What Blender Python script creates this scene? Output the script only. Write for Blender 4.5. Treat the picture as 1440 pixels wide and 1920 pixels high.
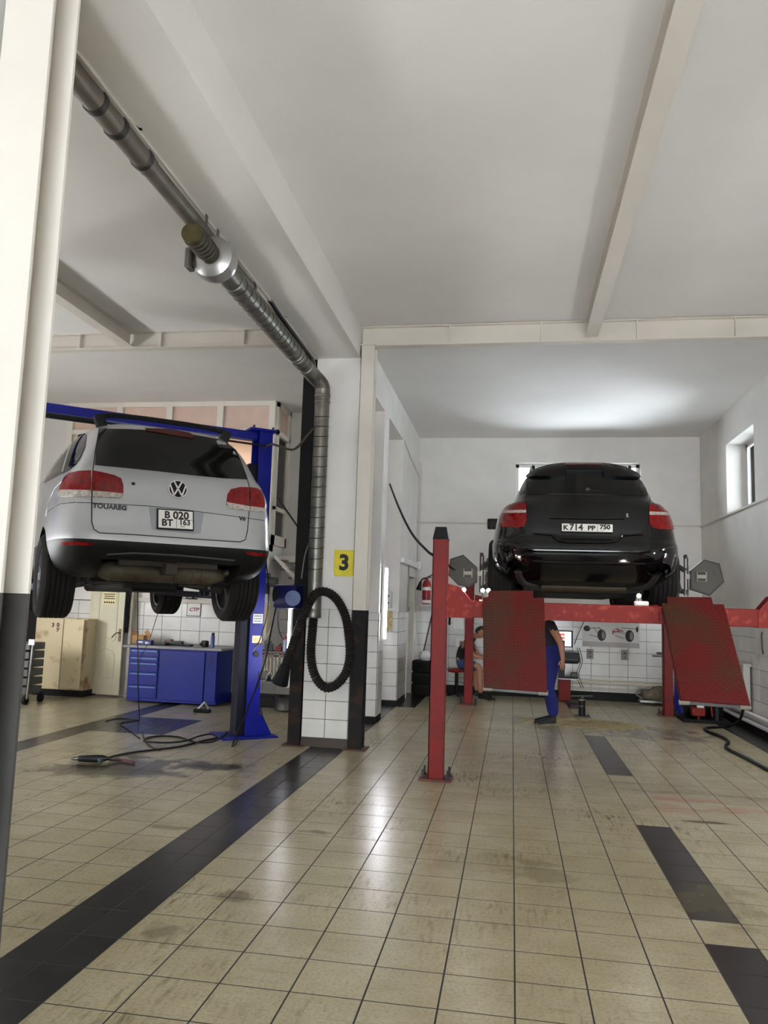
import bpy, bmesh, math, random
from math import sin, cos, pi, radians
from mathutils import Vector, Matrix
from mathutils.bvhtree import BVHTree
from mathutils.geometry import delaunay_2d_cdt

for o in list(bpy.data.objects): bpy.data.objects.remove(o)
random.seed(7)
SC = bpy.context.scene
COL = SC.collection

# ------------------------------------------------------------------ camera
FPX, YAW, PITCH, ROLL, CAMH = 1456.47, 0.165951, 0.119250, 0.031820, 1.56454
def cam_axes():
    r = Vector((cos(YAW), sin(YAW), 0)); f = Vector((-sin(YAW), cos(YAW), 0)); u = Vector((0, 0, 1))
    f2 = f * cos(PITCH) + u * sin(PITCH); u2 = u * cos(PITCH) - f * sin(PITCH)
    return r * cos(ROLL) + u2 * sin(ROLL), u2 * cos(ROLL) - r * sin(ROLL), f2
CR, CU, CF = cam_axes(); CP = Vector((0, 0, CAMH))
cd = bpy.data.cameras.new('camera'); cd.sensor_fit = 'VERTICAL'; cd.sensor_height = 36; cd.lens = FPX / 1920 * 36
cd.clip_end = 200
cam = bpy.data.objects.new('camera', cd); COL.objects.link(cam)
cam.matrix_world = Matrix(((CR.x, CU.x, -CF.x, 0), (CR.y, CU.y, -CF.y, 0), (CR.z, CU.z, -CF.z, CAMH), (0, 0, 0, 1)))
SC.camera = cam
def ray(px, py): return (CR * ((px - 720) / FPX) - CU * ((py - 960) / FPX) + CF).normalized()
def at_y(px, py, y): d = ray(px, py); return CP + d * (y / d.y)
def at_x(px, py, x): d = ray(px, py); return CP + d * (x / d.x)
def at_z(px, py, z=0.0): d = ray(px, py); return CP + d * ((z - CAMH) / d.z)

# ------------------------------------------------------------------ world, daylight, exposure
W = bpy.data.worlds.new('sky'); SC.world = W; W.use_nodes = True
bg = W.node_tree.nodes['Background']; bg.inputs[0].default_value = (0.88, 0.94, 1.0, 1); bg.inputs[1].default_value = 10.0
def area(name, loc, rot, sx, sy, power, col):
    l = bpy.data.lights.new(name, 'AREA'); l.shape = 'RECTANGLE'; l.size = sx; l.size_y = sy; l.energy = power; l.color = col
    o = bpy.data.objects.new(name, l); COL.objects.link(o); o.location = loc; o.rotation_euler = rot; return o
# daylight entering through the half open gate behind the camera
area('gate_daylight', (0.75, -3.9, 1.35), (radians(90), 0, radians(180)), 3.6, 2.6, 40, (1.0, 0.97, 0.92))
SC.view_settings.view_transform = 'Standard'; SC.view_settings.look = 'None'
SC.view_settings.exposure = 1.10; SC.view_settings.gamma = 1.0
SC.view_settings.use_curve_mapping = False
SC.cycles.max_bounces = 6; SC.cycles.diffuse_bounces = 4; SC.cycles.glossy_bounces = 3
SC.cycles.use_light_tree = False; SC.cycles.caustics_reflective = False; SC.cycles.caustics_refractive = False
SC.cycles.sample_clamp_indirect = 6.0

# ------------------------------------------------------------------ materials
MATS = {}
def hexc(r, g, b):
    f = lambda c: (c / 255 / 12.92) if c / 255 <= 0.04045 else ((c / 255 + 0.055) / 1.055) ** 2.4
    return (f(r), f(g), f(b), 1)
def mat(name, col, rough=0.5, metal=0.0, noise=0.0, nscale=8.0, col2=None, emit=0.0, coat=0.0, bump=0.0, bscale=60.0, alpha=1.0, trans=0.0, thresh=None, spec=None):
    if name in MATS: return MATS[name]
    m = bpy.data.materials.new(name); m.use_nodes = True; nt = m.node_tree; N = nt.nodes; L = nt.links
    b = N['Principled BSDF']
    b.inputs['Base Color'].default_value = col; b.inputs['Roughness'].default_value = rough; b.inputs['Metallic'].default_value = metal
    if spec is not None: b.inputs['Specular IOR Level'].default_value = spec
    if coat: b.inputs['Coat Weight'].default_value = coat; b.inputs['Coat Roughness'].default_value = 0.05
    if trans: b.inputs['Transmission Weight'].default_value = trans
    if alpha < 1: b.inputs['Alpha'].default_value = alpha
    if emit: b.inputs['Emission Color'].default_value = col; b.inputs['Emission Strength'].default_value = emit
    if noise or col2:
        g = N.new('ShaderNodeNewGeometry'); n = N.new('ShaderNodeTexNoise'); n.inputs['Scale'].default_value = nscale; n.inputs['Detail'].default_value = 6
        L.new(g.outputs['Position'], n.inputs['Vector'])
        r = N.new('ShaderNodeValToRGB'); t = thresh or (0.35, 0.7)
        r.color_ramp.elements[0].position = t[0]; r.color_ramp.elements[1].position = t[1]
        c2 = col2 or tuple(c * (1 - noise) for c in col[:3]) + (1,)
        r.color_ramp.elements[0].color = col; r.color_ramp.elements[1].color = c2
        L.new(n.outputs['Fac'], r.inputs[0]); L.new(r.outputs[0], b.inputs['Base Color'])
        if emit: L.new(r.outputs[0], b.inputs['Emission Color'])
    if bump:
        g = N.new('ShaderNodeNewGeometry'); n = N.new('ShaderNodeTexNoise'); n.inputs['Scale'].default_value = bscale; n.inputs['Detail'].default_value = 4
        bp = N.new('ShaderNodeBump'); bp.inputs['Strength'].default_value = bump; bp.inputs['Distance'].default_value = 0.004
        L.new(g.outputs['Position'], n.inputs['Vector']); L.new(n.outputs['Fac'], bp.inputs['Height']); L.new(bp.outputs[0], b.inputs['Normal'])
    MATS[name] = m; return m

# ------------------------------------------------------------------ mesh helpers
def link(o, parent=None):
    COL.objects.link(o)
    if parent is not None: o.parent = parent
    return o
def tag(o, label, cat, group=None):
    o['label'] = label; o['category'] = cat
    if group: o['group'] = group
    return o
def thing(name, label, cat, loc=(0, 0, 0), rotz=0.0, group=None):
    o = bpy.data.objects.new(name, None); o.empty_display_size = 0.1
    o.location = loc; o.rotation_euler = (0, 0, rotz); COL.objects.link(o)
    return tag(o, label, cat, group)
def pmat(p): return Matrix.Translation(p.location) @ p.rotation_euler.to_matrix().to_4x4()

class B:
    """collects shapes; build() links them as one mesh object"""
    def __init__(s): s.bm = bmesh.new()
    def box(s, c, d, rot=None, bev=0.0, seg=1):
        m = Matrix.Translation(c) @ ((rot if isinstance(rot, Matrix) else Matrix.Rotation(rot, 4, 'Z')) if rot is not None else Matrix.Identity(4)) @ Matrix.Diagonal((d[0], d[1], d[2], 1))
        g = bmesh.ops.create_cube(s.bm, size=1, matrix=m)
        if bev:
            es = list({e for v in g['verts'] for e in v.link_edges})
            bmesh.ops.bevel(s.bm, geom=es, offset=bev, segments=seg, affect='EDGES', profile=0.7)
        return s
    def mm(s, a, b, bev=0.0):
        return s.box([(a[i] + b[i]) / 2 for i in range(3)], [abs(b[i] - a[i]) for i in range(3)], bev=bev)
    def bar(s, p0, p1, w, h, bev=0.0, up=(0, 0, 1)):
        p0, p1 = Vector(p0), Vector(p1); d = p1 - p0; z = d.normalized(); x = Vector(up).cross(z)
        if x.length < 1e-4: x = Vector((1, 0, 0)).cross(z)
        x.normalize(); y = z.cross(x)
        R = Matrix((x, y, z)).transposed().to_4x4()
        return s.box((p0 + p1) / 2, (w, h, d.length), R, bev)
    def cyl(s, p0, p1, r, r2=None, seg=16):
        p0, p1 = Vector(p0), Vector(p1); d = p1 - p0
        R = d.to_track_quat('Z', 'Y').to_matrix().to_4x4()
        bmesh.ops.create_cone(s.bm, cap_ends=True, segments=seg, radius1=r, radius2=r if r2 is None else r2, depth=d.length, matrix=Matrix.Translation((p0 + p1) / 2) @ R)
        return s
    def sph(s, c, r, sc=(1, 1, 1), seg=16):
        bmesh.ops.create_uvsphere(s.bm, u_segments=seg, v_segments=max(6, seg // 2), radius=r, matrix=Matrix.Translation(c) @ Matrix.Diagonal((sc[0], sc[1], sc[2], 1)))
        return s
    def tube(s, pts, r, seg=8, rings=None, smooth=0):
        pts = [Vector(p) for p in pts]
        if smooth: pts = spline(pts, smooth)
        n = len(pts); prev = None; vs = []
        t0 = (pts[1] - pts[0]).normalized(); nrm = t0.orthogonal().normalized()
        for i, p in enumerate(pts):
            t = (pts[min(i + 1, n - 1)] - pts[max(i - 1, 0)]).normalized()
            nrm = (nrm - t * nrm.dot(t)); nrm = nrm.normalized() if nrm.length > 1e-6 else t.orthogonal().normalized()
            b = t.cross(nrm); rr = (r[i] if isinstance(r, (list, tuple)) else r) if not callable(r) else r(i)
            vs.append([s.bm.verts.new(p + (nrm * cos(2 * pi * k / seg) + b * sin(2 * pi * k / seg)) * rr) for k in range(seg)])
        for a, c in zip(vs, vs[1:]):
            for k in range(seg): s.bm.faces.new((a[k], a[(k + 1) % seg], c[(k + 1) % seg], c[k]))
        s.bm.faces.new(vs[0][::-1]); s.bm.faces.new(vs[-1]); return s
    def lathe(s, prof, p0=(0, 0, 0), axis=(0, 0, 1), seg=24, closed=False):
        R = Vector(axis).to_track_quat('Z', 'Y').to_matrix(); p0 = Vector(p0); rows = []
        for (r, z) in prof:
            rows.append([s.bm.verts.new(p0 + R @ Vector((r * cos(2 * pi * k / seg), r * sin(2 * pi * k / seg), z))) for k in range(seg)])
        pr = list(zip(rows, rows[1:])) + ([(rows[-1], rows[0])] if closed else [])
        for a, c in pr:
            for k in range(seg): s.bm.faces.new((a[k], a[(k + 1) % seg], c[(k + 1) % seg], c[k]))
        if not closed:
            if prof[0][0] > 1e-5: s.bm.faces.new(rows[0][::-1])
            if prof[-1][0] > 1e-5: s.bm.faces.new(rows[-1])
        return s
    def prism(s, pts, d):
        """polygon of 3D points extruded by vector d"""
        d = Vector(d); a = [s.bm.verts.new(Vector(p)) for p in pts]; b = [s.bm.verts.new(Vector(p) + d) for p in pts]
        s.bm.faces.new(a[::-1]); s.bm.faces.new(b); n = len(a)
        for k in range(n): s.bm.faces.new((a[k], a[(k + 1) % n], b[(k + 1) % n], b[k]))
        return s
    def mesh(s, name):
        bmesh.ops.recalc_face_normals(s.bm, faces=s.bm.faces)
        m = bpy.data.meshes.new(name); s.bm.to_mesh(m); s.bm.free(); return m
    def build(s, name, material, parent=None, world=False, smooth=False, label=None, flip=False):
        if world and parent is not None: s.bm.transform(pmat(parent).inverted())
        m = s.mesh(name)
        if smooth:
            for p in m.polygons: p.use_smooth = True
            try: m.set_sharp_from_angle(angle=radians(40))
            except Exception: pass
        m.materials.append(material)
        o = link(bpy.data.objects.new(name, m), parent)
        if label: o['label'] = label
        return o
def spline(pts, k):
    pts = [Vector(p) for p in pts]; out = []
    for i in range(len(pts) - 1):
        p0, p1, p2, p3 = pts[max(i - 1, 0)], pts[i], pts[i + 1], pts[min(i + 2, len(pts) - 1)]
        for j in range(k):
            t = j / k
            out.append(0.5 * ((2 * p1) + (p2 - p0) * t + (2 * p0 - 5 * p1 + 4 * p2 - p3) * t * t + (3 * p1 - p0 - 3 * p2 + p3) * t ** 3))
    return out + [pts[-1]]
def struct(o): o['kind'] = 'structure'; return o
def text_mesh(s, size, depth=0.002, shear=0.0, bold=0.0):
    c = bpy.data.curves.new('lettering', 'FONT'); c.body = s; c.size = size; c.extrude = depth; c.align_x = 'CENTER'; c.align_y = 'CENTER'; c.shear = shear; c.offset = bold
    c.resolution_u = 3
    o = bpy.data.objects.new('lettering', c); COL.objects.link(o)
    bpy.context.view_layer.update()
    m = bpy.data.meshes.new_from_object(o.evaluated_get(bpy.context.evaluated_depsgraph_get()))
    bpy.data.objects.remove(o); return m
def lettering(name, s, size, material, parent, loc, right, up, depth=0.002, shear=0.0, width=1.0, bold=0.0):
    """flat letters standing on a surface; loc, right, up in the parent's coordinates"""
    m = text_mesh(s, size, depth, shear, bold); r = Vector(right).normalized(); u = Vector(up).normalized(); n = r.cross(u)
    M = Matrix.Translation(loc) @ Matrix((r * width, u, n)).transposed().to_4x4()
    m.transform(M); m.materials.clear(); m.materials.append(material)
    return link(bpy.data.objects.new(name, m), parent)
def copy_tree(o, parent=None):
    c = o.copy(); COL.objects.link(c); c.parent = parent
    for ch in list(o.children): copy_tree(ch, c)
    return c

# ------------------------------------------------------------------ shared materials
M_WALL = mat('wall_paint', hexc(224, 220, 214), 0.75, noise=0.10, nscale=2.2, bump=0.06, bscale=25)
M_CEIL = mat('ceiling_paint', hexc(224, 221, 216), 0.8, noise=0.08, nscale=0.9, bump=0.05, bscale=18)
M_STEELW = mat('white_steel_paint', hexc(210, 203, 192), 0.6, spec=.3, noise=0.06, nscale=3)
M_TILEW = mat('wall_tile_glaze', hexc(220, 218, 212), 0.16, noise=0.12, nscale=4.0)
M_GROUT = mat('tile_grout', hexc(34, 31, 27), 0.9)
M_GREY = mat('grey_plinth_paint', hexc(70, 68, 65), 0.55, spec=.3, noise=0.2, nscale=5)
M_BLACKP = mat('black_paint', hexc(18, 17, 16), 0.6, spec=.2, noise=0.3, nscale=4)
M_RUSTBLK = mat('black_paint_with_rust', hexc(18, 16, 15), 0.6, spec=.2, col2=hexc(58, 33, 20), nscale=5, thresh=(0.5, 0.75))
M_RUBBER = mat('black_rubber', hexc(14, 14, 14), 0.7, spec=.2)
M_CABLE = mat('black_cable', hexc(14, 14, 14), 0.5, spec=.25)
M_BLKPL = mat('black_plastic', hexc(13, 13, 14), 0.45, spec=.25)
M_CHROME = mat('chrome', hexc(225, 225, 228), 0.12, 1.0)
M_STEEL = mat('brushed_steel', hexc(170, 170, 168), 0.35, 1.0, noise=0.25, nscale=20)
M_GALV = mat('galvanised_steel', hexc(128, 126, 118), 0.42, 0.8, noise=0.45, nscale=7)
M_DARKST = mat('dark_steel', hexc(70, 68, 66), 0.45, 0.7, noise=0.3, nscale=10)
M_WHITEP = mat('white_plastic', hexc(232, 230, 226), 0.35)
M_TUBE = mat('fluorescent_glow', (0.95, 0.96, 1.0, 1), emit=140.0)
M_TUBE2 = mat('aged_fluorescent_glow', (0.90, 0.90, 1.0, 1), emit=24.0)
M_LED = mat('led_glow', (1.0, 0.98, 0.93, 1), emit=120.0)
M_PAPER = mat('white_paper', hexc(228, 226, 220), 0.7)
M_INK = mat('black_ink', hexc(22, 22, 22), 0.6)
# ------------------------------------------------------------------ room shell
CZ = 4.78          # ceiling height
XR, YB = 3.33, 14.6  # right wall, back wall of the right bay
XL, YF = -8.4, -4.0  # left wall, gate wall behind the camera
YL = 11.8          # back wall of the left bay
XP = -1.79         # face of the partition between the bays

# --- floor: screed with tiles laid on it
def floor_material():
    m = bpy.data.materials.new('floor_tile_glaze'); m.use_nodes = True; nt = m.node_tree; N = nt.nodes; L = nt.links
    b = N['Principled BSDF']
    g = N.new('ShaderNodeNewGeometry'); oi = N.new('ShaderNodeObjectInfo'); at = N.new('ShaderNodeAttribute'); at.attribute_name = 'dark'
    pos = g.outputs['Position']
    def noise(scale, detail=2, vec=None, rough=0.6):
        n = N.new('ShaderNodeTexNoise'); n.inputs['Scale'].default_value = scale; n.inputs['Detail'].default_value = detail; n.inputs['Roughness'].default_value = rough
        L.new(vec or pos, n.inputs['Vector']); return n.outputs['Fac']
    def ramp(src, p0, p1, c0, c1):
        r = N.new('ShaderNodeValToRGB'); r.color_ramp.elements[0].position = p0; r.color_ramp.elements[1].position = p1
        r.color_ramp.elements[0].color = c0; r.color_ramp.elements[1].color = c1; L.new(src, r.inputs[0]); return r.outputs[0]
    def mix(fac, a, c, mode='MIX'):
        x = N.new('ShaderNodeMix'); x.data_type = 'RGBA'; x.blend_type = mode
        for sck, v in ((x.inputs[0], fac), (x.inputs[6], a), (x.inputs[7], c)):
            if isinstance(v, (float, int, tuple)): sck.default_value = v
            else: L.new(v, sck)
        return x.outputs[2]
    def math_(op, a, c=None):
        x = N.new('ShaderNodeMath'); x.operation = op; x.use_clamp = op == 'MULTIPLY_ADD'
        for sck, v in zip(x.inputs, (a, c)):
            if v is None: continue
            if isinstance(v, (float, int)): sck.default_value = v
            else: L.new(v, sck)
        return x.outputs[0]
    W1, K1 = (1, 1, 1, 1), (0, 0, 0, 1)
    base = ramp(noise(3.0), 0.3, 0.75, hexc(178, 168, 140), hexc(163, 152, 122))
    speck = ramp(noise(60, 3), 0.45, 0.72, K1, W1)
    base = mix(math_('MULTIPLY', speck, 0.5), base, hexc(128, 118, 92))
    # wear scratches, long across the lanes
    mp = N.new('ShaderNodeMapping'); mp.inputs['Scale'].default_value = (34, 6, 1); L.new(pos, mp.inputs[0])
    scr = ramp(noise(1.0, 2, mp.outputs[0]), 0.50, 0.72, K1, W1)
    patch = ramp(noise(0.9, 3), 0.48, 0.68, K1, W1)
    base = mix(math_('MULTIPLY', math_('MULTIPLY', scr, patch), 0.9), base, hexc(96, 86, 64))
    mp2 = N.new('ShaderNodeMapping'); mp2.inputs['Scale'].default_value = (3, 30, 1); mp2.inputs['Rotation'].default_value = (0, 0, 0.25); L.new(pos, mp2.inputs[0])
    scr2 = ramp(noise(1.0, 2, mp2.outputs[0]), 0.58, 0.78, K1, W1)
    base = mix(math_('MULTIPLY', scr2, 0.3), base, hexc(110, 100, 78))
    dirt = ramp(noise(0.55, 3), 0.5, 0.8, K1, W1)
    base = mix(math_('MULTIPLY', dirt, 0.38), base, hexc(128, 116, 88))
    dark = ramp(noise(5.0), 0.3, 0.75, hexc(50, 49, 48), hexc(40, 39, 38))
    col = mix(at.outputs['Fac'], base, dark)
    # oil stains and rubber marks, each with a place and a shape of its own
    nz = N.new('ShaderNodeTexNoise'); nz.inputs['Scale'].default_value = 4.5; nz.inputs['Detail'].default_value = 6; L.new(pos, nz.inputs['Vector'])
    wet = 0.0
    def stain(px, py, rx, ry, s, c, rot=0.0, fray=0.9):
        nonlocal col, wet
        p = at_z(px, py)
        v = N.new('ShaderNodeVectorMath'); v.operation = 'SUBTRACT'; L.new(pos, v.inputs[0]); v.inputs[1].default_value = (p.x, p.y, 0)
        ro = N.new('ShaderNodeMapping'); ro.inputs['Rotation'].default_value = (0, 0, rot); ro.inputs['Scale'].default_value = (1 / rx, 1 / ry, 0); L.new(v.outputs[0], ro.inputs[0])
        ln = N.new('ShaderNodeVectorMath'); ln.operation = 'LENGTH'; L.new(ro.outputs[0], ln.inputs[0])
        d = math_('ADD', ln.outputs['Value'], math_('MULTIPLY', math_('SUBTRACT', nz.outputs['Fac'], 0.5), fray * 3.2))
        k = ramp(d, 0.45, 1.0, W1, K1)
        ks = math_('MULTIPLY', k, s); col = mix(ks, col, c); wet = math_('MAXIMUM', ks, wet)
    oil = hexc(44, 36, 26)
    for a in ((205, 1443, .75, .38, .95, oil, .3, .6), (270, 1432, .45, .40, .8, oil, 0, .7), (395, 1437, .50, .22, 1.0, oil, .2, .5), (150, 1440, .35, .22, .6, hexc(60, 50, 38)),
              (1220, 1375, .9, .7, .55, hexc(72, 64, 54)), (1325, 1542, .28, .05, .8, hexc(70, 62, 40), -.2, .4), (1290, 1500, .5, .10, .30, hexc(170, 60, 52), .5), (1385, 1520, .35, .12, .30, hexc(170, 60, 52), .4), (1270, 1515, .2, .2, .22, hexc(170, 60, 52)),
              (290, 1752, .16, .12, .55, hexc(84, 76, 58), .3, .9), (440, 1680, .12, .09, .6, hexc(90, 82, 62), .4), (318, 1551, .22, .06, .5, hexc(90, 82, 62), .3), (595, 1560, .12, .05, .6, hexc(84, 76, 58)), (1010, 1640, .22, .30, .42, hexc(104, 94, 66), 0, 1.1), (890, 1620, .4, .25, .25, hexc(110, 100, 72)), (1340, 1690, .3, .4, .35, hexc(112, 102, 74), .2, 1.1)):
        stain(*a)
    L.new(col, b.inputs['Base Color']); L.new(math_('SUBTRACT', math_('SUBTRACT', 0.5, math_('MULTIPLY', at.outputs['Fac'], 0.2)), math_('MULTIPLY', wet, 0.28)), b.inputs['Specular IOR Level'])
    b.inputs['Roughness'].default_value = 0.25
    bp = N.new('ShaderNodeBump'); bp.inputs['Strength'].default_value = 0.05; bp.inputs['Distance'].default_value = 0.003
    L.new(noise(30, 3), bp.inputs['Height']); L.new(bp.outputs[0], b.inputs['Normal'])
    return m
M_FLOOR = floor_material()
fb = B(); fb.mm((XL - .2, YF - .2, -0.2), (XR + .2, YB + .2, -0.0006))
FLOOR = struct(fb.build('floor', M_GROUT))
xs = [0.03]
for i in range(3): xs.append(xs[-1] + .3)
xs += [xs[-1] + .244]
while xs[-1] < 2.85: xs.append(xs[-1] + .295)
xs += [xs[-1] + (XR - xs[-1]) / 2, XR]
lx = [0.03]
for i in range(6): lx.append(lx[-1] - .3)
lx += [-1.967, -2.158]
while lx[-1] > XL + .3: lx.append(lx[-1] - .3)
lx.append(XL)
XS = sorted(set(round(v, 4) for v in xs + lx)); YS = [3.255 + .3 * j for j in range(-6, 38)] + [YB]
def tile_dark(x, y):
    if -2.16 < x < -1.77: return True
    if x > 2.87: return True
    if .93 < x < 1.174:
        if y < 4.15: return True
        if y < 4.45: return False
        if y < 6.25: return True
        return 8.05 < y < 10.5 or 13.2 < y < 14.2
    if -5.17 < x < -4.86: return True
    if -4.92 < x < -3.98 and 8.65 < y < 9.95: return True
    if -1.9 < x < -1.47 and 12.3 < y < 14.1: return True
    if .93 < x < 1.2 and 12.1 < y < 12.5: return True
    return False
tmesh = {}
def tile_mesh(w, d, dark, name, gap=0.0075, h=0.0008, bev=0.0003):
    k = (round(w, 3), round(d, 3), dark, name)
    if k not in tmesh:
        x, y = (w - gap) / 2, (d - gap) / 2
        v = [(sx * x, sy * y, -h) for sx, sy in ((-1, -1), (1, -1), (1, 1), (-1, 1))] + [(sx * x, sy * y, -bev) for sx, sy in ((-1, -1), (1, -1), (1, 1), (-1, 1))] + [(sx * (x - bev), sy * (y - bev), 0) for sx, sy in ((-1, -1), (1, -1), (1, 1), (-1, 1))]
        f = [(8, 9, 10, 11)] + [(a + o, (a + 1) % 4 + o, (a + 1) % 4 + o + 4, a + o + 4) for o in (0, 4) for a in range(4)]
        m = bpy.data.meshes.new(name); m.from_pydata(v, [], f)
        a = m.attributes.new('dark', 'FLOAT', 'POINT')
        for q in a.data: q.value = 1.0 if dark else 0.0
        m.materials.append(M_FLOOR); tmesh[k] = m
    return tmesh[k]
cells = []
for i in range(len(XS) - 1):
    for j in range(len(YS) - 1):
        w, d = XS[i + 1] - XS[i], YS[j + 1] - YS[j]
        if w < .03 or d < .03: continue
        cx, cy = (XS[i] + XS[i + 1]) / 2, (YS[j] + YS[j + 1]) / 2
        rel = Vector((cx, cy, 0)) - CP; z = rel.dot(CF)
        ok = z > .5
        if ok:
            px, py = 720 + FPX * rel.dot(CR) / z, 960 - FPX * rel.dot(CU) / z
            ok = -40 < px < 1480 and py < 1960
        cells.append((rel.length if ok else 999, cx, cy, w, d, tile_dark(cx, cy)))
cells.sort()
rest = bmesh.new(); dl = []
for n, (dist, cx, cy, w, d, dk) in enumerate(cells):
    m = tile_mesh(w, d, dk, 'floor_tile')
    if n < 300 and dist < 900:
        o = link(bpy.data.objects.new('floor_tile', m), FLOOR); o.location = (cx, cy, random.uniform(-.0001, .0001))
    else:
        a = len(rest.verts); rest.from_mesh(m); rest.verts.ensure_lookup_table()
        for v in rest.verts[a:]: v.co += Vector((cx, cy, 0))
        dl += [1.0 if dk else 0.0] * (len(rest.verts) - a)
rm = bpy.data.meshes.new('floor_tiles_beyond'); rest.to_mesh(rm); rest.free()
if 'dark' in rm.attributes: rm.attributes.remove(rm.attributes['dark'])
a = rm.attributes.new('dark', 'FLOAT', 'POINT'); a.data.foreach_set('value', dl)
rm.materials.append(M_FLOOR); ro = link(bpy.data.objects.new('floor_tiles_beyond', rm), FLOOR); ro['kind'] = 'stuff'

# --- walls
def wall(name, a, b, m=M_WALL):
    x = B(); x.mm(a, b); return struct(x.build(name, m))
def wall_holes(name, axis, pos, th, lo, hi, z0, z1, holes, m=M_WALL):
    """wall slab in the plane axis=pos (thickness th), spanning lo..hi, with rectangular openings (a0,a1,b0,b1)"""
    x = B(); A = sorted({lo, hi} | {h[0] for h in holes} | {h[1] for h in holes}); Z = sorted({z0, z1} | {h[2] for h in holes} | {h[3] for h in holes})
    for i in range(len(A) - 1):
        for j in range(len(Z) - 1):
            ca, cz = (A[i] + A[i + 1]) / 2, (Z[j] + Z[j + 1]) / 2
            if any(h[0] < ca < h[1] and h[2] < cz < h[3] for h in holes): continue
            if axis == 'y': x.mm((A[i], pos, Z[j]), (A[i + 1], pos + th, Z[j + 1]))
            else: x.mm((pos, A[i], Z[j]), (pos + th, A[i + 1], Z[j + 1]))
    bmesh.ops.remove_doubles(x.bm, verts=x.bm.verts, dist=1e-5)
    return struct(x.build(name, m))
WB = wall_holes('wall_back', 'y', YB, .35, -2.62, XR + .35, 0, CZ, [(0.04, 2.3, 3.35, 4.30)])
WR = wall_holes('wall_right', 'x', XR, .42, YF, YB, 0, CZ, [(11.43, 12.87, 3.15, 4.27)])
WL = wall_holes('wall_left', 'x', XL, -.3, YF, 15, 0, CZ, [])
WG = wall_holes('wall_front', 'y', YF, -.3, XL, XR + .4, 0, CZ, [(-1.1, 2.6, 0, 2.7)])
WLB = wall('wall_left_back', (XL, YL, 0), (-3.80, YL + .2, 2.46))
WAL = wall('wall_alcove', (-3.80, 12.55, 0), (XP - .3, 12.75, CZ))
wall('wall_alcove_side', (-3.95, YL + .2, 0), (-3.80, 12.75, 2.36))
wall('wall_corridor', (-2.75, 12.75, 0), (-2.62, YB + .35, CZ))
wall('wall_office_back', (XL, 14.4, 2.46), (-3.8, 14.6, CZ), mat('peach_plaster', hexc(226, 196, 176), .8))
wall('wall_office_left', (XL, YL, 2.46), (-7.36, 14.4, CZ))
wall('wall_office_right', (-3.93, 12.5, 2.46), (-3.80, 14.4, CZ))
x = B(); x.mm((XL - .3, YF - .3, CZ), (XR + .42, YB + .35, CZ + .2)); CEIL = struct(x.build('ceiling', M_CEIL))
# partition: lintel, pier and end wall
PART = wall_holes('wall_partition', 'x', XP, -.33, 8.82, YB, 0, CZ, [(8.82, 10.52, 0, 4.27), (10.91, 12.41, 0, 4.27), (13.46, 14.28, 0, 2.08)])
# concrete column with the beam it carries
x = B(); x.mm((-2.27, 8.53, 0), (-1.755, 8.85, 4.40)); COLM = struct(x.build('wall_column', M_WALL))
x = B(); x.mm((-2.27, YF, 4.39), (-1.755, 8.85, CZ)); struct(x.build('trim_concrete_beam', M_CEIL))
x = B(); x.mm((-2.27, 1.75, 0), (-1.77, 2.287, 4.40)); x2 = struct(x.build('wall_column_near', M_WALL))
x = B(); x.mm((-2.275, 1.745, 0), (-1.765, 2.292, 1.565)); x.build('painted_foot', M_GREY, x2)

# --- wall tiles
def wall_tiles(parent, origin, u, n, width, height, tw=.32, th=.2126, u0=0.0, holes=(), skip=None):
    """glazed tiles on a wall: origin at the lower left corner, u along the wall, n out of it"""
    origin, u, n = Vector(origin), Vector(u), Vector(n); up = Vector((0, 0, 1))
    R = Matrix((u, up, n)).transposed().to_4x4()
    ed = [0.0]; p = u0 if u0 > 0 else tw
    while p < width - .03: ed.append(p); p += tw
    ed.append(width); zz = [0.0]; p = th
    while p < height - .04: zz.append(p); p += th
    zz.append(height)
    for i in range(len(ed) - 1):
        for j in range(len(zz) - 1):
            a, c = (ed[i] + ed[i + 1]) / 2, (zz[j] + zz[j + 1]) / 2
            if any(h[0] < a < h[1] and h[2] < c < h[3] for h in holes): continue
            w, h_ = ed[i + 1] - ed[i], zz[j + 1] - zz[j]
            k = (round(w, 3), round(h_, 3), 'wall_tile')
            if k not in tmesh:
                m0 = tile_mesh(w, h_, False, 'wall_tile', gap=.005, h=.008, bev=.002).copy(); m0.materials.clear(); m0.materials.append(M_TILEW); m0.name = 'wall_tile'; tmesh[k] = m0
            o = link(bpy.data.objects.new('wall_tile', tmesh[k]), parent)
            o.matrix_local = Matrix.Translation(origin + u * a + up * c + n * (.008 + random.uniform(-.0008, .0008))) @ R
def backing(name, a, b):  # grout bed behind tiles
    x = B(); x.mm(a, b); return x
TH = 1.49
for nm, par, a, b in (('back', WB, (XP, YB - .002, 0), (XR, YB, TH)), ('right', WR, (XR - .002, 8.9, 0), (XR, YB, TH)), ('leftback', WLB, (-6.05, YL - .002, 0), (-3.8, YL, TH))):
    x = B(); x.mm(a, b); x.build('tile_grout_bed', M_GROUT, par)
wall_tiles(WB, (XP, YB - .002, 0), (1, 0, 0), (0, -1, 0), XR - XP, TH)
wall_tiles(WR, (XR - .002, YB, 0), (0, -1, 0), (-1, 0, 0), YB - 8.9, TH)
x = B(); x.mm((-3.8, 12.548, 0), (XP - .34, 12.55, TH)); x.build('tile_grout_bed', M_GROUT, WAL)
wall_tiles(WAL, (-3.8, 12.548, 0), (1, 0, 0), (0, -1, 0), 1.67, TH)
wall_tiles(WLB, (-6.05, YL - .002, 0), (1, 0, 0), (0, -1, 0), 2.25, TH, u0=.22)
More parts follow.
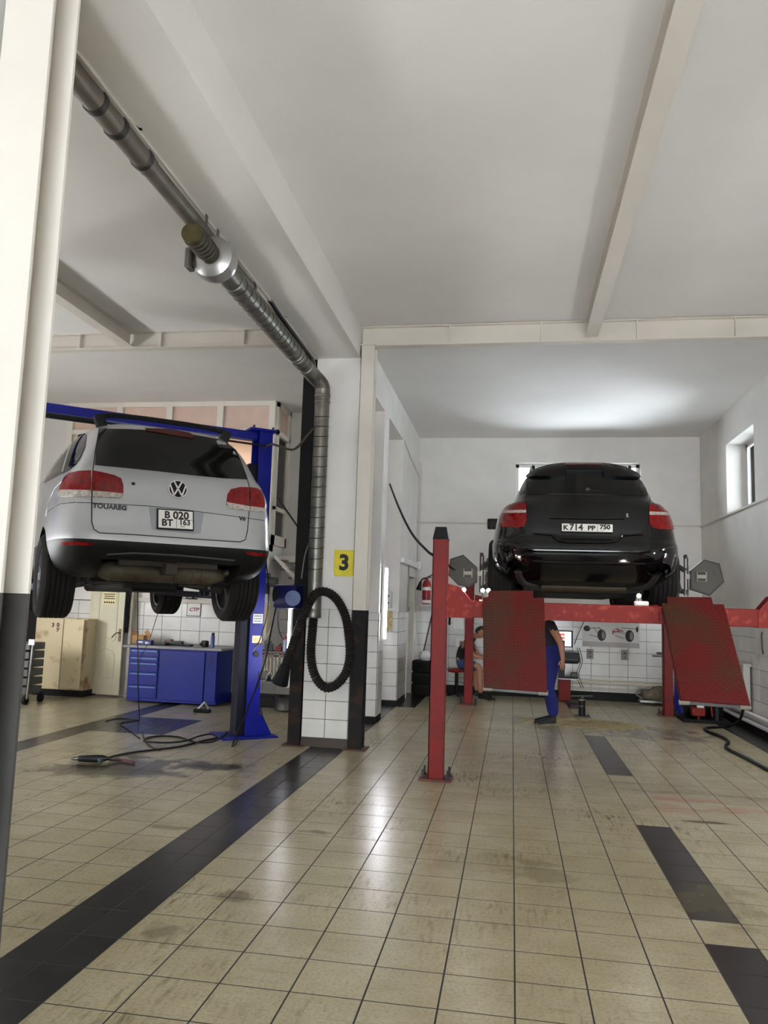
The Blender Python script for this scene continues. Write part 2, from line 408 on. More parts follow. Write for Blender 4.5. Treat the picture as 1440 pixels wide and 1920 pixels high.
x = B(); x.mm((-2.272, 8.528, .10), (-1.753, 8.85, 1.50)); x.build('tile_grout_bed', M_GROUT, COLM)
wall_tiles(COLM, (-2.272, 8.528, .10), (1, 0, 0), (0, -1, 0), .519, 1.40, tw=.26, th=.2)
wall_tiles(COLM, (-1.753, 8.53, .10), (0, 1, 0), (1, 0, 0), .32, 1.40, tw=.3, th=.2)
x = B(); x.mm((-2.275, 8.52, 0), (-1.75, 8.53, .10)); x.mm((-1.755, 8.53, 0), (-1.745, 8.85, .10)); x.build('plinth', mat('brown_plinth', hexc(58, 46, 38), .5), COLM)
for y0, y1, cf in ((10.52, 10.91, True), (12.41, 13.40, True), (14.30, 14.6, False)):
    x = B(); x.mm((XP, y0, .08), (XP + .002, y1, 1.46)); x.build('tile_grout_bed', M_GROUT, PART)
    wall_tiles(PART, (XP + .002, y0, .08), (0, 1, 0), (1, 0, 0), y1 - y0, 1.38)
    if cf:
        x = B(); x.mm((XP - .33, y0 - .002, .08), (XP, y0, 1.46)); x.build('tile_grout_bed', M_GROUT, PART)
        wall_tiles(PART, (XP - .33, y0 - .002, .08), (1, 0, 0), (0, -1, 0), .33, 1.38)
x = B()
for y0, y1 in ((10.52, 10.91), (12.41, 13.44), (14.3, 14.6)): x.mm((XP - .33, y0 - .006, 0), (XP + .008, y1, .075))
x.build('plinth', M_BLACKP, PART)
# plinths, ledges and pipes along the walls
x = B(); x.mm((XP, YB - .03, 0), (XR, YB - .011, .15)); struct(x.build('baseboard_back', M_BLACKP))
x = B(); x.mm((XR - .03, 8.9, 0), (XR - .011, YB - .03, .10)); struct(x.build('baseboard_right', M_BLACKP))
x = B(); x.mm((-6.0, YL - .03, 0), (-3.8, YL - .011, .14)); struct(x.build('baseboard_left_back', M_BLACKP))
x = B(); x.mm((XP, YB - .035, 3.135), (XR, YB, 3.165), .004); struct(x.build('trim_back_ledge', M_STEELW))
x = B(); x.mm((XR - .035, 0, 3.12), (XR, YB - .035, 3.15), .004); struct(x.build('trim_right_ledge', M_STEELW))
x = B(); x.mm((-6.0, YL - .05, 1.50), (-3.8, YL, 1.56), .004); struct(x.build('trim_left_ledge', M_STEELW))

# --- steel frame: I-beams and I-columns
def ibeam(name, p0, p1, w, h, m=M_STEELW, tf=.012, side=(1, 0, 0)):
    p0, p1 = Vector(p0), Vector(p1); x = B(); up = Vector((0, 0, 1)); d = (p1 - p0).normalized()
    if abs(d.z) < .5:
        o = up * (h / 2 - tf / 2); x.bar(p0 + o, p1 + o, w, tf); x.bar(p0 - o, p1 - o, w, tf); x.bar(p0, p1, .009, h - 2 * tf)
    else:
        s = Vector(side); o = s * (h / 2 - tf / 2); q = d.cross(s)
        for k in (-1, 1): x.bar(p0 + o * k, p1 + o * k, tf, w, up=s.cross(d))
        x.bar(p0, p1, h - 2 * tf, .009, up=s.cross(d))
    return struct(x.build(name, m))
BR = ibeam('trim_cross_beam', (XP + .02, 8.60, 4.655), (XR, 8.60, 4.655), .12, .235)
for rx in (-.737, .288, 1.32, 2.34):
    x = B(); x.mm((rx - .006, 8.545, 4.55), (rx + .006, 8.60, 4.765)); x.build('stiffener_plate', M_STEELW, BR)
BL = ibeam('trim_cross_beam_left', (XL, 8.60, 4.685), (-2.42, 8.60, 4.685), .12, .205)
for rx in (-6.35, -5.319, -4.252, -3.197):
    x = B(); x.mm((rx - .006, 8.545, 4.595), (rx + .006, 8.60, 4.775)); x.build('stiffener_plate', M_STEELW, BL)
ibeam('trim_roof_beam', (.835, YF, 4.685), (.835, 8.56, 4.685), .14, .19)
ibeam('trim_roof_beam_left', (-4.66, YF, 4.685), (-4.66, 8.56, 4.685), .14, .19)
def istand(name, x0, x1, y, zt, hd, plate=.05, painted=True):
    """I-section column: white above, black below; rusted base plate"""
    t = struct(bpy.data.objects.new(name, None)); t.location = ((x0 + x1) / 2, y, 0); COL.objects.link(t)
    for nm, z0, z1, m in (('upper_shaft', hd, zt, M_STEELW if painted else M_BLACKP), ('painted_foot', 0.012, hd, M_RUSTBLK)):
        x = B(); x.mm((x0, y - .09, z0), (x1, y - .08, z1)); x.mm((x0, y + .08, z0), (x1, y + .09, z1)); x.mm(((x0 + x1) / 2 - .004, y - .08, z0), ((x0 + x1) / 2 + .004, y + .08, z1))
        x.build(nm, m, t, world=True)
    x = B(); x.mm((x0 - plate, y - .09 - plate, 0.001), (x1 + plate, y + .09 + plate, .014), .003); x.build('base_plate', mat('rusted_plate', hexc(84, 52, 36), .7, noise=.4, nscale=12), t, world=True)
    x = B(); x.mm((x0 - .02, y - .11, zt), (x1 + .02, y + .11, zt + .012)); x.build('top_plate', M_STEELW, t, world=True)
    return t
istand('wall_steel_column', -1.735, -1.585, 8.55, 4.515, 1.50)
istand('wall_steel_column_left', -2.425, -2.285, 8.60, 4.56, 1.50, painted=False)
# near steel column beside the camera
t = struct(bpy.data.objects.new('wall_steel_column_near', None)); t.location = (-1.62, 2.45, 0); COL.objects.link(t)
for nm, z0, z1, m in (('upper_shaft', 1.565, 4.56, M_STEELW), ('painted_foot', 0.0, 1.565, M_GREY)):
    x = B(); x.mm((-1.74, 2.19, z0), (-1.56, 2.203, z1)); x.mm((-1.74, 2.33, z0), (-1.56, 2.342, z1)); x.mm((-1.654, 2.203, z0), (-1.646, 2.33, z1)); x.build(nm, m, t, world=True)

# --- windows
def window(n, plane, pos, a0, a1, z0, z1, mull=1):
    t = struct(bpy.data.objects.new(f'window_{n}', None)); COL.objects.link(t)
    P = (lambda a, z, d: (a, pos + d, z)) if plane == 'y' else (lambda a, z, d: (pos + d, a, z))
    x = B(); f = .06
    for q in ((a0, a0 + f, z0, z1), (a1 - f, a1, z0, z1), (a0, a1, z0, z0 + f), (a0, a1, z1 - f, z1)): x.mm(P(q[0], q[2], -.03), P(q[1], q[3], .03))
    for k in range(mull): c = a0 + (a1 - a0) * (k + 1) / (mull + 1); x.mm(P(c - .035, z0, -.03), P(c + .035, z1, .03))
    x.build('window_frame', M_WHITEP, t)
    for k in range(mull + 1):
        c0 = a0 + (a1 - a0) * k / (mull + 1); c1 = a0 + (a1 - a0) * (k + 1) / (mull + 1)
        x = B(); x.mm(P(c0 + .03, z0 + .03, -.003), P(c1 - .03, z1 - .03, .003)); x.build('pane', M_PANE, t)
    return t
def pane_material(name, tint, rough):
    m = bpy.data.materials.new(name); m.use_nodes = True; N = m.node_tree.nodes; L = m.node_tree.links; N.remove(N['Principled BSDF'])
    tr = N.new('ShaderNodeBsdfTransparent'); tr.inputs[0].default_value = tint; gl = N.new('ShaderNodeBsdfGlossy'); gl.inputs['Roughness'].default_value = rough
    fr = N.new('ShaderNodeFresnel'); mx = N.new('ShaderNodeMixShader')
    L.new(fr.outputs[0], mx.inputs[0]); L.new(tr.outputs[0], mx.inputs[1]); L.new(gl.outputs[0], mx.inputs[2]); L.new(mx.outputs[0], N['Material Output'].inputs[0]); return m
M_PANE = pane_material('window_glass', (.95, .97, .98, 1), .03)
window(1, 'y', YB + .22, .04, 2.3, 3.35, 4.30, 2)
window(2, 'x', XR + .33, 11.43, 12.87, 3.15, 4.27, 1)

# --- glazed office above the left bay
M_PVC = mat('cream_window_frame', hexc(222, 216, 204), .4)
OFF = struct(bpy.data.objects.new('window_3', None)); OFF.location = (-5.6, YL, 2.46); COL.objects.link(OFF)
ox = [-7.36, -6.48, -5.60, -4.72, -3.84]
x = B()
x.mm((-7.40, YL - .05, 4.70), (-3.80, YL + .05, 4.778)); x.mm((-7.40, YL - .05, 4.24), (-3.80, YL + .05, 4.32)); x.mm((-7.40, YL - .05, 2.40), (-3.80, YL + .05, 2.52)); x.mm((-7.40, YL - .05, 3.20), (-3.80, YL + .05, 3.26))
for a in ox: x.mm((a - .05, YL - .055, 2.46), (a + .05, YL + .055, 4.775))
x.build('window_frame', M_PVC, OFF, world=True)
M_CURT = mat('peach_blind', hexc(214, 188, 172), .8, noise=.1, nscale=5)
for k in range(4):
    a0, a1 = ox[k] + .05, ox[k + 1] - .05
    x = B(); x.mm((a0, YL - .004, 4.32), (a1, YL + .004, 4.70)); x.build('blind_panel', M_CURT, OFF, world=True)
    x = B(); x.mm((a0, YL - .004, 3.26), (a1, YL + .004, 4.24)); x.build('pane', M_PANE, OFF, world=True)
    x = B(); x.mm((a0, YL - .01, 2.52), (a1, YL + .01, 3.20)); x.build('lower_panel', M_PVC, OFF, world=True)
# glazed return side with a tall sash
x = B(); X0 = -3.80
for q in ((11.83, 11.90, 2.46, 4.77), (12.47, 12.55, 2.46, 4.77), (11.83, 12.55, 4.70, 4.77), (11.83, 12.55, 4.24, 4.32), (11.83, 12.55, 2.46, 2.62), (11.83, 12.55, 3.02, 3.08)): x.mm((X0 - .05, q[0], q[2]), (X0 + .05, q[1], q[3]))
x.build('side_frame', M_PVC, OFF, world=True)
x = B(); x.mm((X0 - .004, 11.90, 4.32), (X0 + .004, 12.47, 4.70)); x.build('blind_panel', M_CURT, OFF, world=True)
x = B(); x.mm((X0 - .004, 11.90, 2.62), (X0 + .004, 12.47, 4.24)); x.build('pane', M_PANE, OFF, world=True)
x = B(); x.mm((X0 + .02, 12.44, 3.3), (X0 + .09, 12.455, 3.33)); x.build('handle', M_WHITEP, OFF, world=True)
x = B(); x.mm((-7.4, YL - .05, 2.36), (-3.8, 14.4, 2.46)); struct(x.build('trim_office_floor', M_WALL))
# the office ceiling lamp
lt = thing('ceiling_lamp', 'flat white office lamp on the ceiling behind the upper windows', 'lamp', (-5.2, 13.0, CZ))
x = B(); x.mm((-5.8, 12.7, 4.70), (-4.6, 13.3, 4.775)); x.build('housing', M_WHITEP, lt, world=True)
x = B(); x.mm((-5.76, 12.74, 4.69), (-4.64, 13.26, 4.70)); x.build('diffuser', mat('warm_lamp_glow', (1, .9, .78, 1), emit=14), lt, world=True)
# ------------------------------------------------------------------ cars
def mono(keys, z):
    """smooth interpolation of rows keyed by their first entry"""
    n = len(keys)
    if z <= keys[0][0]: return keys[0][1:]
    if z >= keys[-1][0]: return keys[-1][1:]
    i = max(k for k in range(n - 1) if keys[k][0] <= z); out = []
    h = keys[i + 1][0] - keys[i][0]; t = (z - keys[i][0]) / h
    for c in range(1, len(keys[0])):
        d = [(keys[k + 1][c] - keys[k][c]) / (keys[k + 1][0] - keys[k][0]) for k in range(n - 1)]
        def slope(k):
            if k == 0: return d[0]
            if k == n - 1: return d[-1]
            return 0 if d[k - 1] * d[k] <= 0 else 2 * d[k - 1] * d[k] / (d[k - 1] + d[k])
        m0, m1 = slope(i) * h, slope(i + 1) * h; a, b = keys[i][c], keys[i + 1][c]
        out.append((2 * t ** 3 - 3 * t * t + 1) * a + (t ** 3 - 2 * t * t + t) * m0 + (-2 * t ** 3 + 3 * t * t) * b + (t ** 3 - t * t) * m1)
    return out
class Car:
    def __init__(s, root, keys, zsplit, wheels, R, paint, clad, nz=60, na=128, notch=None, taper=0.0):
        s.root = root; s.M = pmat(root); s.inv = s.M.inverted()
        z0, z1 = keys[0][0], keys[-1][0]
        zs = sorted({round(z0 + (z1 - z0) * i / nz, 4) for i in range(nz + 1)} | {zsplit})
        zs = [z for z in zs if z == zsplit or abs(z - zsplit) > .008]
        bm = bmesh.new(); rows = []
        for z in zs:
            yr, yf, hw, e = mono(keys, z); cy, b = (yr + yf) / 2, (yf - yr) / 2; r = []
            for k in range(na):
                th = 2 * pi * (k + .5) / na; c, sn = cos(th), sin(th); q = (abs(c) ** e + abs(sn) ** e) ** (-1 / e)
                yy = cy + b * q * sn; r.append(bm.verts.new((hw * q * c * (1 - taper * min(1, max(0, (z - 1.08) / .2)) * min(1, max(0, (1.5 - yy) / 1.1)) ** 2), yy, z)))
            rows.append(r)
        for a, c in zip(rows, rows[1:]):
            for k in range(na): bm.faces.new((a[k], a[(k + 1) % na], c[(k + 1) % na], c[k]))
        bm.faces.new(rows[0][::-1]); bm.faces.new(rows[-1])
        bmesh.ops.recalc_face_normals(bm, faces=bm.faces)
        me = bpy.data.meshes.new('car_body'); bm.to_mesh(me); bm.free()
        ob = bpy.data.objects.new('car_body', me); COL.objects.link(ob)
        cb = B()
        for (wx, wy, wz) in wheels:
            sg = 1 if wx > 0 else -1; cb.cyl((sg * .60, wy, wz), (sg * 1.2, wy, wz), R, seg=48)
        if notch: cb.mm(*notch)
        co = cb.build('arch_cutter', M_BLKPL)
        md = ob.modifiers.new('arch', 'BOOLEAN'); md.operation = 'DIFFERENCE'; md.object = co; md.solver = 'EXACT'
        bpy.context.view_layer.update()
        me2 = bpy.data.meshes.new_from_object(ob.evaluated_get(bpy.context.evaluated_depsgraph_get()))
        bpy.data.objects.remove(ob); bpy.data.objects.remove(co)
        bm = bmesh.new(); bm.from_mesh(me2); bmesh.ops.recalc_face_normals(bm, faces=bm.faces)
        def well(f):
            c = f.calc_center_median()
            return any(abs(math.hypot(c.y - w[1], c.z - w[2])) < R + .002 and abs(c.x) < 1.2 and (abs(abs(c.x) - .60) < .002 or abs(math.hypot(c.y - w[1], c.z - w[2]) - R) < .006) for w in wheels)
        kinds = {'w': [], 'c': [], 'p': []}
        for f in bm.faces:
            c = f.calc_center_median(); kinds['w' if well(f) else 'c' if c.z < zsplit else 'p'].append(f.index)
        bm.free()
        me_c = {}
        bm = bmesh.new(); bm.from_mesh(me2); bm.faces.ensure_lookup_table()
        for i_ in kinds.pop('w'):
            c = bm.faces[i_].calc_center_median(); kinds.setdefault('w%d%d' % (c.x > 0, c.y > 2), []).append(i_)
        bm.free()
        for k, nm, m in [('p', 'body_shell', paint), ('c', 'lower_cladding', clad)] + [(q, 'wheel_well', M_RUBBER) for q in kinds if q[0] == 'w']:
            bb = bmesh.new(); bb.from_mesh(me2); bb.faces.ensure_lookup_table(); keep = set(kinds[k])
            bmesh.ops.delete(bb, geom=[f for f in bb.faces if f.index not in keep], context='FACES')
            m2 = bpy.data.meshes.new(nm); bb.to_mesh(m2); bb.free()
            for p in m2.polygons: p.use_smooth = True
            try: m2.set_sharp_from_angle(angle=radians(38))
            except Exception: pass
            m2.materials.append(m); link(bpy.data.objects.new(nm, m2), root)
        bm = bmesh.new(); bm.from_mesh(me2); bm.transform(s.M); bm.normal_update(); s.bvh = BVHTree.FromBMesh(bm); bm.free()
    def hit(s, px, py, c=None):
        """point and normal on the body seen at a pixel (pulled towards c when the ray misses)"""
        for k in range(40):
            t = k / 40; x, y = (px, py) if c is None else (px + (c[0] - px) * t, py + (c[1] - py) * t)
            l, n, i, d = s.bvh.ray_cast(CP, ray(x, y))
            if l is not None:
                if n.dot(ray(x, y)) > 0: n = -n
                return l, n
        d = ray(px, py); q = s.M @ Vector((0, .3, .8)); t = (q - CP).dot(d); l, n, i, dd = s.bvh.find_nearest(CP + d * t)
        print('ray missed the body', px, py)
        return l, (n if n.dot(d) < 0 else -n)
    def patch(s, name, outline, material, off=.004, step=9, parent=None, label=None, dens=6.0, smooth_outline=0, depth=None):
        """panel lying on the body inside an outline"""
        if smooth_outline:
            o3 = [Vector((p[0], p[1], 0)) for p in outline]; o3 = spline(o3 + [o3[0]], smooth_outline)[:-1]; outline = [(p.x, p.y) for p in o3]
        pts = []
        n = len(outline)
        for i in range(n):
            a, b = outline[i], outline[(i + 1) % n]; d = math.hypot(b[0] - a[0], b[1] - a[1]); k = max(1, int(d / dens))
            for j in range(k): pts.append((a[0] + (b[0] - a[0]) * j / k, a[1] + (b[1] - a[1]) * j / k))
        nb = len(pts); c = (sum(p[0] for p in pts) / nb, sum(p[1] for p in pts) / nb)
        def inside(x, y):
            r = False
            for i in range(nb):
                (x1, y1), (x2, y2) = pts[i], pts[(i + 1) % nb]
                if (y1 > y) != (y2 > y) and x < (x2 - x1) * (y - y1) / (y2 - y1) + x1: r = not r
            return r
        x0, x1 = min(p[0] for p in pts), max(p[0] for p in pts); y0, y1 = min(p[1] for p in pts), max(p[1] for p in pts)
        grid = []; y = y0 + step / 2
        while y < y1:
            x = x0 + step / 2
            while x < x1:
                if inside(x, y) and min((x - q[0]) ** 2 + (y - q[1]) ** 2 for q in pts) > (step * .45) ** 2: grid.append((x, y))
                x += step
            y += step
        V, Ed, F, _, _, _ = delaunay_2d_cdt([Vector(p) for p in pts + grid], [(i, (i + 1) % nb) for i in range(nb)], [], 1, 1e-5)
        b = B(); top = []; bot = {}
        for v in V:
            l, nn = s.hit(v.x, v.y, c); l2 = s.inv @ (l + nn * off); top.append(b.bm.verts.new(l2)); bot[len(top) - 1] = s.inv @ (l - nn * (depth if depth is not None else max(off, .006)))
        cnt = {}
        for f in F:
            try: b.bm.faces.new([top[i] for i in f])
            except ValueError: continue
            for i in range(len(f)):
                e = (f[i], f[(i + 1) % len(f)]); k = tuple(sorted(e)); cnt.setdefault(k, []).append(e)
        bv = {}
        for k, es in cnt.items():
            if len(es) == 1:
                i, j = es[0]
                for q in (i, j):
                    if q not in bv: bv[q] = b.bm.verts.new(bot[q])
                try: b.bm.faces.new((top[j], top[i], bv[i], bv[j]))
                except ValueError: pass
        return b.build(name, material, parent or s.root, smooth=True, label=label)
    def seam(s, name, line, material, r=.004, dens=5, parent=None, off=0.0):
        pts = []
        for a, b in zip(line, line[1:]):
            k = max(1, int(math.hypot(b[0] - a[0], b[1] - a[1]) / dens))
            pts += [(a[0] + (b[0] - a[0]) * j / k, a[1] + (b[1] - a[1]) * j / k) for j in range(k)]
        pts.append(line[-1]); c = (sum(p[0] for p in pts) / len(pts), sum(p[1] for p in pts) / len(pts)); P = []
        for p in pts:
            l, n = s.hit(p[0], p[1], c); P.append(s.inv @ (l + n * off))
        P = [P[0]] + [q for a, q in zip(P, P[1:]) if (q - a).length > 1e-4]
        b = B(); b.tube(P, r, 5); return b.build(name, material, parent or s.root, smooth=True)
    def frame(s, px, py, w=8, h=8):
        """local point, outward normal, right and up of a flat badge lying on the body around a pixel"""
        P = [s.inv @ s.hit(px + a * w, py + b * h)[0] for a, b in ((-1, 0), (1, 0), (0, -1), (0, 1), (-.7, -.7), (.7, -.7), (-.7, .7), (.7, .7), (0, 0))]
        n = (P[1] - P[0]).cross(P[2] - P[3]).normalized()
        if n.dot((s.inv.to_3x3() @ ray(px, py))) > 0: n = -n
        l = P[8] + n * max(0.0, max((q - P[8]).dot(n) for q in P))
        r = Vector((0, 0, 1)).cross(n).normalized(); return l, n, r, n.cross(r)

M_TYRE = mat('tyre_rubber', hexc(22, 21, 19), .8, spec=.25, noise=.3, nscale=15)
M_ALLOY = mat('alloy', hexc(180, 182, 184), .25, 1.0)
M_ALLOYD = mat('dark_alloy', hexc(62, 62, 60), .4, .9)
def wheel(root, x, y, z, R, w, steer=0.0, inner_dark=True):
    """tyre with grooves around, rim with five double spokes; axis along x"""
    sg = 1 if x > 0 else -1; r0 = R * .70
    pts = [(r0, -w / 2 + .012), (r0 + .02, -w / 2), (R - .045, -w / 2 - .008), (R - .015, -w / 2 + .012), (R - .003, -w / 2 + .032)]
    tw = w - .064; n = 5
    for k in range(n):
        a = -tw / 2 + tw * k / n; b = a + tw / n
        pts += [(R, a + .003), (R, b - .010), (R - .011, b - .008), (R - .011, b - .001)]
    pts += [(R - .003, w / 2 - .032), (R - .015, w / 2 - .012), (R - .045, w / 2 + .008), (r0 + .02, w / 2), (r0, w / 2 - .012)]
    b = B(); b.lathe(pts, (x, y, z), (1, 0, 0), 48, closed=True)
    ty = b.build('tyre', M_TYRE, root, smooth=True)
    b = B(); rr = r0 + .004
    b.lathe([(rr, -w / 2 + .015), (rr - .02, -w / 2 + .02), (rr - .03, 0), (rr - .02, w / 2 - .02), (rr, w / 2 - .015), (rr + .004, w / 2 - .015), (rr + .004, -w / 2 + .015)], (x, y, z), (1, 0, 0), 40, closed=True)
    xo = x + sg * (w / 2 - .045)
    b.cyl((xo - sg * .03, y, z), (xo + sg * .02, y, z), .07, seg=20)
    for k in range(5):
        for d in (-.10, .10):
            a = 2 * pi * k / 5 + pi / 2; c0 = Vector((xo, y + .05 * cos(a), z + .05 * sin(a))); c1 = Vector((xo + sg * .012, y + (rr - .01) * cos(a + d), z + (rr - .01) * sin(a + d)))
            b.bar(c0, c1, .035, .03, up=(1, 0, 0))
    b.build('rim', M_ALLOY, ty, smooth=False)
    b = B(); b.cyl((x - sg * .02, y, z), (x - sg * .035, y, z), .17, seg=28); b.build('brake_disc', M_DARKST, ty)
    b = B(); b.cyl((x - sg * w * .35, y, z), (x - sg * .30, y, z - .0), .06, seg=12); b.build('hub', M_DARKST, ty)
    return ty

M_GLASSBK = mat('tinted_glass', hexc(6, 9, 9), .05, spec=.4)
M_REDL = mat('red_lens', hexc(132, 4, 8), .12, spec=.4, coat=.15, noise=.65, nscale=26)
M_CLEARL = mat('clear_lens', hexc(205, 196, 188), .15, .3, noise=.5, nscale=45)
M_SEAM = mat('panel_gap', hexc(20, 20, 20), .8)
mat('dark_chrome', hexc(70, 70, 74), .15, 1.0)
M_PLATE = mat('plate_white', hexc(228, 224, 216), .35)

# ---- silver SUV on the two-post lift
TQ = (-2.78, 6.13, 1.36, .664)
SUV = thing('suv', 'silver SUV seen from behind, raised on the blue two-post lift', 'car', TQ[:3], TQ[3])
M_SILVER = mat('silver_paint', hexc(180, 182, 184), .30, .6, coat=.5)
M_CLAD = mat('black_bumper_plastic', hexc(8, 9, 10), .5, spec=.2)
SW = [(-.83, .96, .37), (.83, .96, .37), (-.83, 3.815, .37), (.83, 3.815, .37)]
# rows: height, rear end, front end, half width, squareness of the plan
SK = [(.36, .30, 4.50, .80, 7), (.44, .11, 4.66, .90, 8), (.54, .04, 4.74, .935, 9), (.65, .0, 4.75, .955, 9), (.78, .025, 4.74, .957, 9), (.95, .055, 4.62, .95, 9), (1.05, .08, 4.25, .94, 8.5),
      (1.15, .10, 3.70, .945, 9), (1.25, .135, 3.45, .945, 9), (1.33, .20, 3.32, .91, 9), (1.48, .31, 3.06, .84, 8.5), (1.61, .41, 2.80, .762, 7.5), (1.69, .47, 2.62, .688, 6), (1.735, .52, 2.40, .60, 5), (1.76, .62, 2.2, .47, 4)]
CA = Car(SUV, SK, .655, SW, .425, M_SILVER, M_CLAD, notch=((-.58, -.2, .2), (.58, .9, .512)), taper=.10)
for w in SW: wheel(SUV, *w, .372, .27)
CA.patch('rear_window', [(186, 804), (240, 805), (300, 808), (360, 815), (410, 824), (436, 834), (450, 862), (463, 899), (420, 897), (360, 891), (300, 884), (240, 878), (178, 872), (180, 840)], M_GLASSBK, .004)
CA.patch('brake_light', [(272, 804), (320, 806), (355, 813), (366, 819), (362, 823), (330, 818), (290, 811), (274, 809)], mat('dark_red_lens', hexc(70, 8, 10), .2), .010, dens=4)
tl = CA.patch('tail_light', [(171, 883), (150, 884), (132, 888), (122, 896), (114, 912), (112, 931), (171, 931)], M_REDL, .012, dens=2.5, step=3, label='left red tail light, outer half')
CA.patch('clear_lens', [(171.5, 920), (116, 918), (112, 924), (112, 931), (171.5, 932)], M_CLEARL, .014, dens=2.5, step=3, parent=tl)
tl = CA.patch('tail_light', [(173.5, 883), (190, 886), (215, 892), (227, 898), (231, 910), (231, 930), (226, 934), (173.5, 932)], M_REDL, .012, dens=2.5, step=3, label='left red tail light, tailgate half')
CA.patch('clear_lens', [(174, 921), (200, 923), (231, 926), (230, 931), (226, 934), (174, 932)], M_CLEARL, .014, dens=2.5, step=3, parent=tl)
tl = CA.patch('tail_light', [(467, 914.5), (450, 914), (432, 918), (426, 927), (424, 945), (429, 953), (467, 958)], M_REDL, .012, dens=2.5, step=3, label='right red tail light, tailgate half')
CA.patch('clear_lens', [(467, 950), (440, 945), (424.5, 942), (425, 948), (429, 953), (440, 955), (467, 958.5)], M_CLEARL, .014, dens=2.5, step=3, parent=tl)
tl = CA.patch('tail_light', [(468.5, 914.5), (480, 916), (488, 921), (493, 932), (495, 945), (495.5, 961), (468.5, 958)], M_REDL, .012, dens=2.5, step=3, label='right red tail light, outer half')
CA.patch('clear_lens', [(468.5, 950), (495, 953), (495.5, 961), (468.5, 958.5)], M_CLEARL, .014, dens=2.5, step=3, parent=tl)
CA.seam('tailgate_gap', [(187, 800), (178, 850), (174, 885), (172, 935), (172, 978), (176, 992), (186, 999), (260, 1003), (330, 1008), (400, 1013), (450, 1016), (460, 1012), (464, 995), (467, 960), (468, 915), (462, 893), (450, 862), (437, 834)], M_SEAM, .005)
CA.seam('panel_gap', [(86, 962), (100, 952), (112, 945), (140, 942), (172, 943), (230, 946), (280, 949), (330, 954), (400, 963), (468, 972), (495, 976)], M_SEAM, .003)
CA.patch('reflector', [(116, 1016), (140, 1015), (175, 1018), (176, 1022), (140, 1022), (117, 1021)], M_REDL, .008, dens=2.5, step=3)
CA.patch('reflector', [(460, 1034), (496, 1038), (496, 1042), (480, 1042), (461, 1038)], M_REDL, .008, dens=2.5, step=3)
CA.seam('bumper_crease', [(200, 1040), (250, 1037), (330, 1041), (400, 1047), (440, 1051)], mat('crease_grey', hexc(60, 62, 64), .5), .008)
# side windows and trim on the left flank
CA.patch('side_window', [(84, 906), (92, 880), (104, 858), (120, 838), (140, 822), (158, 813), (163, 815), (160, 838), (150, 860), (142, 872), (128, 883), (108, 893)], M_GLASSBK, .006, step=3, dens=2.5)
CA.seam('window_pillar', [(140, 823), (128, 850), (118, 886)], M_SILVER, .010, off=.004)
CA.seam('swage_line', [(86, 968), (90, 945), (104, 915), (120, 900)], mat('silver_shade', hexc(150, 154, 158), .35, .5), .006)
# plate, recess, badge and lettering
l, n, r, u = CA.frame(330, 962)
CA.patch('plate_recess', [(279, 951), (296, 953), (366, 960), (382, 962), (376, 1000), (364, 1001), (294, 994), (285, 992)], mat('recess_silver', hexc(150, 153, 158), .3, .5), .003)
def plate_at(car, quad, bor, d0=.012):
    P = [car.inv @ (lambda lh: lh[0] + lh[1] * d0)(car.hit(*q)) for q in quad]
    c = sum(P, Vector()) / 4; rx = ((P[1] - P[0]) + (P[2] - P[3])).normalized(); upv = ((P[0] - P[3]) + (P[1] - P[2])).normalized(); nn = rx.cross(upv)
    w = ((P[1] - P[0]).length + (P[2] - P[3]).length) / 2; h = ((P[0] - P[3]).length + (P[1] - P[2]).length) / 2
    R = Matrix((rx, upv, nn)).transposed().to_4x4()
    b = B(); b.box(c, (w + 2 * bor, h + 2 * bor, .02), R, .004); fr = b.build('plate_frame', M_BLKPL, car.root)
    b = B(); b.box(c + nn * .010, (w, h, .006), R, .001); pl = b.build('number_plate', M_PLATE, fr)
    return fr, c + nn * .014, rx, upv, w, h
fr, c, rx, uv, w, h = plate_at(CA, [(296, 957), (360, 961), (360, 994), (296, 990)], .012)
def put(car_fr, s, size, dx, dy, wd=1.0, bold=.0): lettering('lettering', s, size, M_INK, car_fr, c + rx * dx + uv * dy, rx, uv, .001, width=wd, bold=bold)
put(fr, 'B', h * .54, -w * .25, h * .22, bold=.003); put(fr, '020', h * .58, w * .15, h * .22, bold=.003); put(fr, 'BT', h * .52, -w * .25, -h * .22, 1.0, .003); put(fr, '163', h * .42, w * .26, -h * .16, .98, .002); put(fr, 'RUS', h * .12, w * .20, -h * .38)
b = B(); b.box(c + rx * (w * .02) - uv * (h * .23), (.003, h * .5, .002), Matrix((rx, uv, rx.cross(uv))).transposed().to_4x4()); b.box(c + rx * (w * .26) + uv * (h * .01), (w * .47, .003, .002), Matrix((rx, uv, rx.cross(uv))).transposed().to_4x4()); b.build('plate_lines', M_INK, fr)
